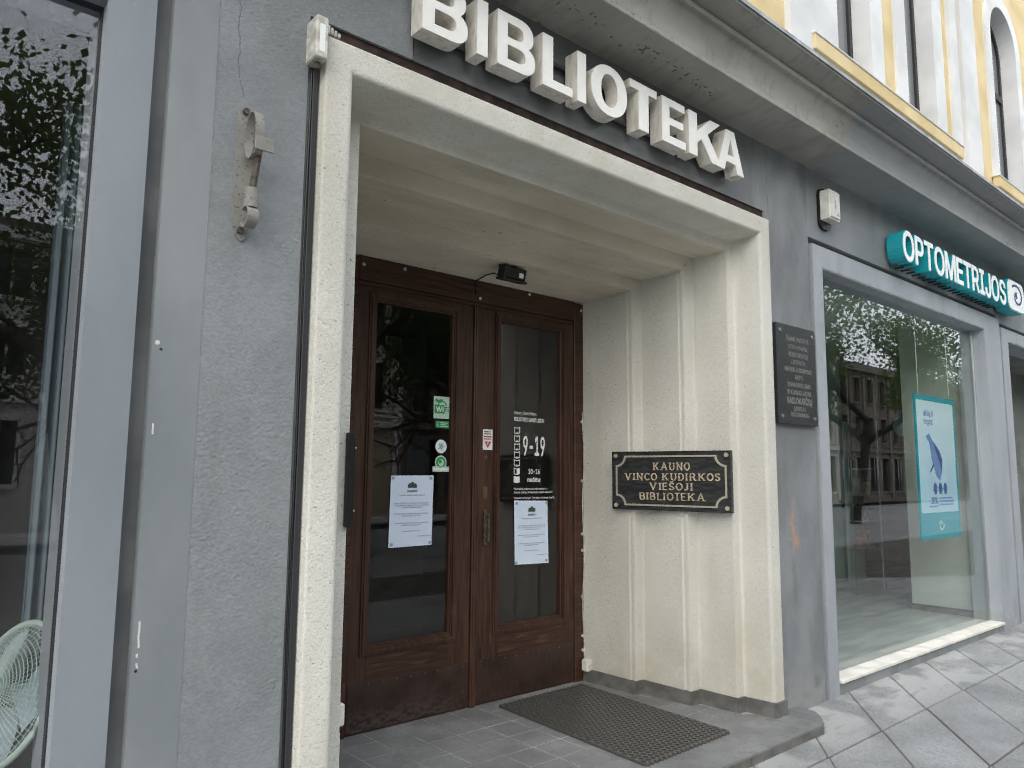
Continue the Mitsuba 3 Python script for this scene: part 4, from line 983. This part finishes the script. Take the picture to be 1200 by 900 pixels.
st = thing('wifi_sticker', 'pale green sticker reading WiFi near the right edge of the left door glass', 'sticker')
obj('sheet', ext_xz(sbox(1.470, 1.787, 1.590, 1.927), sy, sy + 0.0008), 'vinyl_pale', st)
obj('print', [ext_xz(sbox(1.482, 1.825, 1.548, 1.866).buffer(0.006), sy - 0.001, sy), ext_xz(Polygon([(1.482, 1.893), (1.51, 1.885), (1.538, 1.893), (1.538, 1.912), (1.51, 1.905), (1.482, 1.912)]), sy - 0.001, sy), ext_xz(Point(1.535, 1.865).buffer(0.035, 8).difference(Point(1.535, 1.865).buffer(0.027, 8)).intersection(sbox(1.5, 1.868, 1.6, 1.92)), sy - 0.001, sy)], 'vinyl_green', st)
obj('word', fit_text('Wi', 1.487, 1.545, 1.830, 0.032, sy - 0.002, bold=True), 'vinyl_white', st); obj('word', fit_text('Fi', 1.556, 1.585, 1.830, 0.032, sy - 0.001, bold=True), 'vinyl_green', st)
st = thing('info_sticker', 'small green sticker with a white letter i under the pale green one', 'sticker')
obj('sheet', ext_xz(sbox(1.487, 1.728, 1.591, 1.772), sy, sy + 0.0008), 'vinyl_green', st)
obj('print', [text_c('i', 1.503, 1.734, 0.026, sy - 0.001, 0.001, True)] + [ext_xz(sbox(1.522, 1.736 + 0.011 * q, 1.58 - 0.008 * (q % 2), 1.741 + 0.011 * q), sy - 0.001, sy) for q in range(3)], 'vinyl_pale', st)
st = thing('round_sticker', 'white round sticker with a blue grey emblem on the left door glass', 'sticker')
obj('sheet', ext_xz(Point(1.532, 1.612).buffer(0.043, 8), sy, sy + 0.0008), 'vinyl_white', st)
obj('print', [ext_xz(Polygon([(1.532 + r_ * math.cos(a) * 0.9, 1.612 + r_ * math.sin(a)) for a, r_ in zip(np.linspace(0, 2 * math.pi, 11)[:-1], [0.030, 0.014] * 5)]), sy - 0.001, sy)], 'vinyl_blue', st)
st = thing('round_sticker', 'green round sticker with a pale ring and banner on the left door glass', 'sticker')
obj('sheet', ext_xz(Point(1.532, 1.512).buffer(0.044, 8), sy, sy + 0.0008), 'vinyl_pale', st)
obj('print', [ext_xz(Point(1.532, 1.512).buffer(0.036, 8), sy - 0.001, sy)], 'vinyl_green', st)
obj('mark', ext_xz(Point(1.532, 1.512).buffer(0.022, 8).difference(Point(1.526, 1.518).buffer(0.014, 8)), sy - 0.002, sy - 0.001), 'vinyl_pale', st)
obj('banner', [ext_xz(sbox(1.470, 1.454, 1.597, 1.487), sy - 0.001, sy)], 'vinyl_pale', st); obj('banner_print', [ext_xz(sbox(1.478 + 0.016 * q, 1.463, 1.490 + 0.016 * q, 1.478), sy - 0.002, sy - 0.001) for q in range(7)], 'vinyl_white', st)
st = thing('warning_sticker', 'white sticker with red print on the middle stile of the door', 'sticker')
obj('sheet', ext_xz(sbox(1.853, 1.600, 1.934, 1.735), D - 0.0025, D - 0.0015), 'vinyl_white', st)
obj('print', [ext_xz(Polygon([(1.866, 1.655), (1.922, 1.655), (1.894, 1.612)]).difference(Polygon([(1.884, 1.648), (1.904, 1.648), (1.894, 1.630)])), D - 0.0035, D - 0.0025)] + [ext_xz(sbox(1.862, z, 1.925, z + 0.008), D - 0.0035, D - 0.0025) for z in (1.668, 1.684)], 'vinyl_red', st)
obj('text', [ext_xz(sbox(1.862, z, 1.92, z + 0.006), D - 0.0035, D - 0.0025) for z in (1.702, 1.716)], 'ink', st)

# ------------------------------------------------------------------ poster in the shop window
py_ = 0.26
PO = thing('shop_poster', 'pale blue advertising poster with a teal foot hanging in the right shop window', 'poster')
x0, x1, z0, z1 = 6.045, 6.985, 0.885, 2.215
obj('sheet', box(x0 + 0.02, x1 - 0.02, py_, py_ + 0.004, z0 + 0.24, z1 - 0.05), 'poster_blue', PO)
obj('foot', box(x0 + 0.02, x1 - 0.02, py_, py_ + 0.004, z0 + 0.02, z0 + 0.24), 'teal_flat', PO)
obj('frame', [ext_xz(sbox(x0, z0, x1, z1).difference(sbox(x0 + 0.02, z0 + 0.02, x1 - 0.02, z1 - 0.02)), py_ - 0.006, py_ + 0.012), box(x0 + 0.02, x1 - 0.02, py_ - 0.003, py_ + 0.004, z1 - 0.05, z1 - 0.02)], 'teal_flat', PO)
yq = py_ - 0.0015
obj('word', [fit_text('akių ir', x0 + 0.19, x0 + 0.43, 2.02, 0.055, yq, bold=True), fit_text('regos', x0 + 0.19, x0 + 0.40, 1.945, 0.055, yq, bold=True)], 'poster_mid', PO)
obj('picture', [ext_xz(Polygon([(x0 + 0.22, 1.83), (x0 + 0.30, 1.86), (x0 + 0.36, 1.80), (x0 + 0.52, 1.70), (x0 + 0.58, 1.62), (x0 + 0.56, 1.50), (x0 + 0.50, 1.42), (x0 + 0.42, 1.46), (x0 + 0.33, 1.62), (x0 + 0.30, 1.76)]), yq, yq + 0.001)], 'poster_mid', PO)
obj('picture', [ext_xz(Polygon([(x0 + 0.36, 1.80), (x0 + 0.52, 1.70), (x0 + 0.58, 1.62), (x0 + 0.56, 1.50), (x0 + 0.50, 1.60), (x0 + 0.42, 1.72)]), yq - 0.001, yq), ext_xz(Polygon([(x0 + 0.36, 1.58), (x0 + 0.27, 1.50), (x0 + 0.29, 1.495), (x0 + 0.38, 1.56)]), yq - 0.001, yq)], 'poster_dark', PO)
objs('word', [ext_xz(shapely.affinity.scale(Point(x0 + 0.38 + 0.12 * q, 1.345).buffer(1, 8), 0.045, 0.055), yq, yq + 0.001) for q in range(3)], 'poster_dark', PO)
obj('word', [fit_text('-30%', x0 + 0.22, x0 + 0.40, 1.075 + 0.2 * 0 + 0.165 * 0 + 0.15 * 0 + 0.0, 0.0, yq) if False else fit_text('-30%', x0 + 0.22, x0 + 0.42, 1.205, 0.06, yq, bold=True)], 'poster_dark', PO)
objs('print', [box(a, b, yq, yq + 0.001, z, z + 0.014) for a, b, z in ((x0 + 0.46, x0 + 0.78, 1.25), (x0 + 0.46, x0 + 0.82, 1.22), (x0 + 0.46, x0 + 0.80, 1.19), (x0 + 0.22, x0 + 0.42, 1.175))], 'poster_mid', PO)
obj('mark', [ext_xz(sbox(x0 + 0.41, 1.0, x0 + 0.53, 1.13).buffer(0.01).difference(sbox(x0 + 0.425, 1.015, x0 + 0.515, 1.115)), yq - 0.001, yq) if False else ext_xz(shapely.LineString([(x0 + 0.47 + (0.012 + 0.008 * t) * math.cos(t), 1.015 + (0.012 + 0.008 * t) * math.sin(t)) for t in np.linspace(0, 6.2, 24)]).buffer(0.008), yq - 0.001, yq)], 'sign_white', PO)
objs('hanger', [tube([(x, py_, z1), (x, py_, 3.18)], 0.004, 5) for x in (x0 + 0.1, x1 - 0.1)], 'steel', PO)

# ------------------------------------------------------------------ fan and curtain behind the left window
FN = thing('pedestal_fan', 'pale green pedestal fan standing inside the left display window', 'fan')
fc = np.array([-0.800, 0.46, 0.715]); fa = np.array([-0.86, -0.30, 0.33]); fa /= np.linalg.norm(fa)
fu = np.cross(fa, [0, 0, 1.0]); fu /= np.linalg.norm(fu); fv = np.cross(fu, fa); fr_ = 0.225
pt = lambda r, a, h: fc + (fu * math.cos(a) + fv * math.sin(a)) * r + fa * h
circ = lambda r, h, n=40: [pt(r, a, h) for a in np.linspace(0, 2 * math.pi, n)]
obj('rim', tube(circ(fr_, 0.0), 0.011, 8, False), 'fan_plastic', FN, smooth=True)
wires = []
for s, dep in ((1, 0.055), (-1, 0.10)):
    for k in range(1, 17):
        r_ = fr_ * k / 17; wires.append(tube(circ(r_, s * dep * (1 - (k / 17) ** 3.0), 32), 0.0013, 3, False))
    for k in range(64):
        a = 2 * math.pi * k / 64; wires.append(tube([pt(fr_ * q, a, s * dep * (1 - q ** 3.0)) for q in (0.15, 0.4, 0.65, 0.82, 0.93, 1.0)], 0.0014, 3, False))
lab(obj('cage', wires, 'fan_plastic', FN), kind='stuff')
bl_ = []
for k in range(3):
    a0 = 2 * math.pi * k / 3 + 0.4; v, f = [], []
    for i, q in enumerate(np.linspace(0.18, 0.88, 7)):
        for j, w_ in enumerate(np.linspace(-0.8, 0.8, 6)):
            v.append(pt(fr_ * q, a0 + w_ * (0.8 + 0.5 * q * (1 - q)) + 0.5 * q, 0.03 * w_ - 0.01))
    f = np.array([[i * 6 + j, i * 6 + j + 1, (i + 1) * 6 + j + 1, (i + 1) * 6 + j] for i in range(6) for j in range(5)])
    bl_.append(trimesh.Trimesh(np.array(v), np.vstack([f[:, [0, 1, 2]], f[:, [0, 2, 3]]]), process=False))
objs('blade', bl_, 'fan_blade', FN, smooth=True)
obj('hub', [tube([pt(0, 0, -0.16), pt(0, 0, -0.09), pt(0, 0, 0.0)], [0.04, 0.055, 0.03], 12), tube([pt(0, 0, 0.052), pt(0, 0, 0.06)], 0.032, 12)], 'fan_plastic', FN)
bx = pt(0, 0, -0.12)
obj('pole', tube([(bx[0], bx[1], 0.05), (bx[0], bx[1], bx[2])], 0.014, 8), 'fan_plastic', FN)
obj('base', ext_xy(Point(bx[0], bx[1]).buffer(0.16), 0.031, 0.06), 'fan_plastic', FN)
CU = thing('curtain', 'pale blue vertical curtain at the right side of the left display window', 'curtain')
cx = np.linspace(-0.735, -0.59, 16)
v = np.array([[x, 0.78 + 0.018 * math.sin(i * 1.7), z] for z in (0.62, 2.9) for i, x in enumerate(cx)]); n_ = len(cx)
obj('cloth', (v, np.array([[i, i + 1, n_ + i + 1, n_ + i] for i in range(n_ - 1)])), 'curtain_cloth', CU, smooth=True)

# ------------------------------------------------------------------ the other side of the street, seen mirrored in the glass
def tree_mesh(seed, nleaf):
    r = np.random.default_rng(seed); limbs, tips = [], []
    def grow(p, d, L, rad, depth):
        n = 5; pts = [p]
        for i in range(n):
            d = d + r.normal(0, 0.10, 3) + np.array([0, 0, 0.03]); d /= np.linalg.norm(d); p = p + d * L / n; pts.append(p)
        limbs.append(tube(pts, np.linspace(rad, rad * 0.62, n + 1), 7 if depth < 2 else 4, False))
        if depth >= 2: tips.extend(pts[2:])
        if depth == 4: return
        for _ in range((4, 3, 3, 3)[depth]):
            a = r.uniform(0, 2 * math.pi); e = np.cross(d, [math.cos(a), math.sin(a), 0.3]); e /= np.linalg.norm(e)
            grow(pts[-1 - r.integers(0, 3 if depth else 2)], d * 0.62 + e * r.uniform(0.5, 0.95), L * r.uniform(0.62, 0.82), rad * 0.58, depth + 1)
    grow(np.array([0, 0, -0.3]), np.array([0, 0, 1.0]), 3.6, 0.19, 0)
    tips = np.array(tips); k = nleaf
    c = tips[r.integers(0, len(tips), k)] + r.normal(0, 0.36, (k, 3)); c = c[c[:, 2] > (2.3 if nleaf > 20000 else 3.3)]; k = len(c)
    a = r.normal(size=(k, 3)); a /= np.linalg.norm(a, axis=1, keepdims=True); b = np.cross(a, r.normal(size=(k, 3))); b /= np.linalg.norm(b, axis=1, keepdims=True)
    s = r.uniform(0.04, 0.08, (k, 1)); v = np.stack([c - a * s, c + b * s * 0.7, c + a * s, c - b * s * 0.7], 1).reshape(-1, 3)
    q = np.arange(k)[:, None] * 4; f = np.vstack([q + [0, 1, 2], q + [0, 2, 3]])
    return cat(limbs), trimesh.Trimesh(v, f, process=False)


for i, sd in enumerate((5, 12)):
    tr, cr = tree_mesh(sd, (23000, 18000)[i])
    scene[f'tree_kind_{"ab"[i]}'] = {'type': 'shapegroup', 'trunk': mikit.ply(tr, 'bark', smooth=True), 'crown': mikit.ply(cr, 'leaf')}
tl = ["behind the camera to the left", 'facing the left display window', 'facing the library portal', 'right of the portal', 'facing the optician window', 'beside the parked cars', 'farthest down the street', 'in the second row behind the portal tree', 'closing the far end of the street']
for i, (x, y, rz, sc) in enumerate(((-6.5, -13.0, 20, 1.0), (2.0, -12.6, 130, 1.55), (7.4, -12.2, 250, 1.12), (13.5, -13.0, 60, 1.15), (19.5, -12.6, 300, 1.35), (32, -12.7, 15, 1.35), (49, -12.6, 99, 1.4), (4.5, -19, 40, 1.05), (60, -13.5, 10, 1.2))):
    k = numbered('street_tree'); lab(k, f'leafy street tree {tl[i]}, mirrored in the glass', 'tree', 'street trees across the street mirrored in the glass')
    scene[k] = {'type': 'instance', 'shapegroup': {'type': 'ref', 'id': f'tree_kind_{"ab"[i % 2]}'}, 'to_world': T().translate([x, y, -0.45]).rotate([0, 0, 1], rz).scale(sc)}


def far_building(x0, x1, y, h, floors, bsdf, label):
    b = thing('street_house', label, 'house')
    trim = 'facade_trim_brown' if bsdf == 'facade_c' else 'facade_trim'
    n = max(2, int((x1 - x0) / 2.4)); dx = (x1 - x0) / n; fh = (h - 4.2) / floors; wins_ = []
    for f in range(floors):
        for i in range(n): wins_.append((x0 + dx * (i + 0.5) - 0.55, 4.6 + f * fh, 1.1, fh * 0.62))
    shops = [(x0 + dx * 2 * i + 0.4, 0.3, dx * 2 - 0.8, 2.9) for i in range(n // 2)] if bsdf != 'facade_a' else [(x0 + dx * (i + 0.5) - 0.5, 1.0, 1.0, 2.1) for i in range(n)]
    wall = sbox(x0, -0.6, x1, h).difference(shapely.union_all([sbox(a, z, a + w_, z + q) for a, z, w_, q in wins_ + shops]))
    def flip(m): v = m.vertices.copy(); v[:, 1] = 2 * y - v[:, 1]; m.vertices = v; m.invert(); return m
    obj('wall', [flip(ext_xz(wall, y, y + 0.4)), box(x0, x1, y - 8, y - 7.9, -0.6, h)], bsdf, b)
    obj('cornice', [box(x0 - 0.05, x1 + 0.05, y, y + 0.5, h - 0.35, h), box(x0, x1, y, y + 0.25, 3.7, 4.0), box(x0, x1, y, y + 0.12, 4.2, 4.35)], trim, b)
    objs('pilaster', [box(x0 + dx * i - 0.22, x0 + dx * i + 0.22, y, y + 0.13, -0.4, h - 0.4) for i in range(n + 1)], trim, b)
    obj('roof', [box(x0, x1, y - 8, y + 0.45, h, h + 0.3)], 'roof_tin', b)
    for a, z, w_, q in wins_ + shops:
        w = obj('window', [box(a - 0.12, a, y, y + 0.08, z - 0.1, z + q + 0.15), box(a + w_, a + w_ + 0.12, y, y + 0.08, z - 0.1, z + q + 0.15), box(a, a + w_, y, y + 0.1, z + q, z + q + 0.2), box(a - 0.12, a + w_ + 0.12, y, y + 0.14, z - 0.15, z), box(a + w_ / 2 - 0.04, a + w_ / 2 + 0.04, y - 0.25, y - 0.2, z, z + q)], trim, b)
        obj('pane', box(a, a + w_, y - 0.3, y - 0.26, z, z + q), 'pane_dark', w)


for x0, x1, h, fl_, bs, lb in ((-24, -9.2, 11, 2, 'facade_b', 'ochre two storey town house across the street at the far left'), (-9, 6.0, 9.5, 2, 'facade_a', 'grey ornamented town house mirrored in the left display window'), (6.2, 19, 11.5, 2, 'facade_b', 'ochre town house across the street facing the library door'), (19.2, 34, 9.0, 2, 'facade_c', 'brown town house across the street facing the optician window'), (34.2, 60, 12, 2, 'facade_b', 'tall ochre town house across the street second from the right'), (60.2, 95, 11, 2, 'facade_c', 'long brown town house across the street farthest to the right')):
    far_building(x0, x1, -27.0, h, fl_, bs, lb)


def car(x, y, rz, body, label):
    c = thing('parked_car', label, 'car'); M = trimesh.transformations.translation_matrix((x, y, -0.42)) @ trimesh.transformations.rotation_matrix(rz, (0, 0, 1))
    low = Polygon([(-2.1, 0.35), (-2.15, 0.62), (-2.0, 0.92), (-1.1, 0.98), (1.0, 1.0), (1.95, 0.88), (2.15, 0.62), (2.1, 0.32)]).buffer(0.06).difference(Point(-1.3, 0.32).buffer(0.38)).difference(Point(1.3, 0.32).buffer(0.38))
    cab = Polygon([(-1.85, 0.97), (-1.45, 1.45), (-0.2, 1.52), (0.55, 1.42), (1.25, 0.99)])
    def sidep(poly, w0, w1):
        m = ext_xz(poly, -w0, w0); v = m.vertices.copy(); k = np.clip((v[:, 2] - 0.97) / 0.55, 0, 1); v[:, 1] *= 1 - (1 - w1 / w0) * k; m.vertices = v; return m
    obj('body', [place(sidep(low, 0.85, 0.83), M), place(sidep(cab.difference(cab.buffer(-0.07)), 0.80, 0.62), M)], body, c)
    obj('glass', place(sidep(cab.buffer(-0.065), 0.79, 0.61), M), 'pane_dark', c)
    for sx in (-1.3, 1.3):
        for s_ in (-0.86, 0.66):
            wh = obj('wheel', place(disc_y(sx, s_, 0.32, 0.32, 0.2, 28), M), 'tyre', c); obj('rim', place(disc_y(sx, s_ - 0.01 if s_ < 0 else s_ + 0.01, 0.32, 0.2, 0.2, 20), M), 'steel', wh)
    for s_ in (-0.75, 0.45):
        obj('headlight', place(box(2.05, 2.19, s_, s_ + 0.3, 0.66, 0.8, 0.02), M), 'lamp_glass', c); obj('tail_light', place(box(-2.2, -2.05, s_, s_ + 0.3, 0.7, 0.86, 0.02), M), 'lamp_red', c)


car(37.0, -7.2, 0.03, 'car_white', 'small white parked car far down the street, mirrored in the optician window')
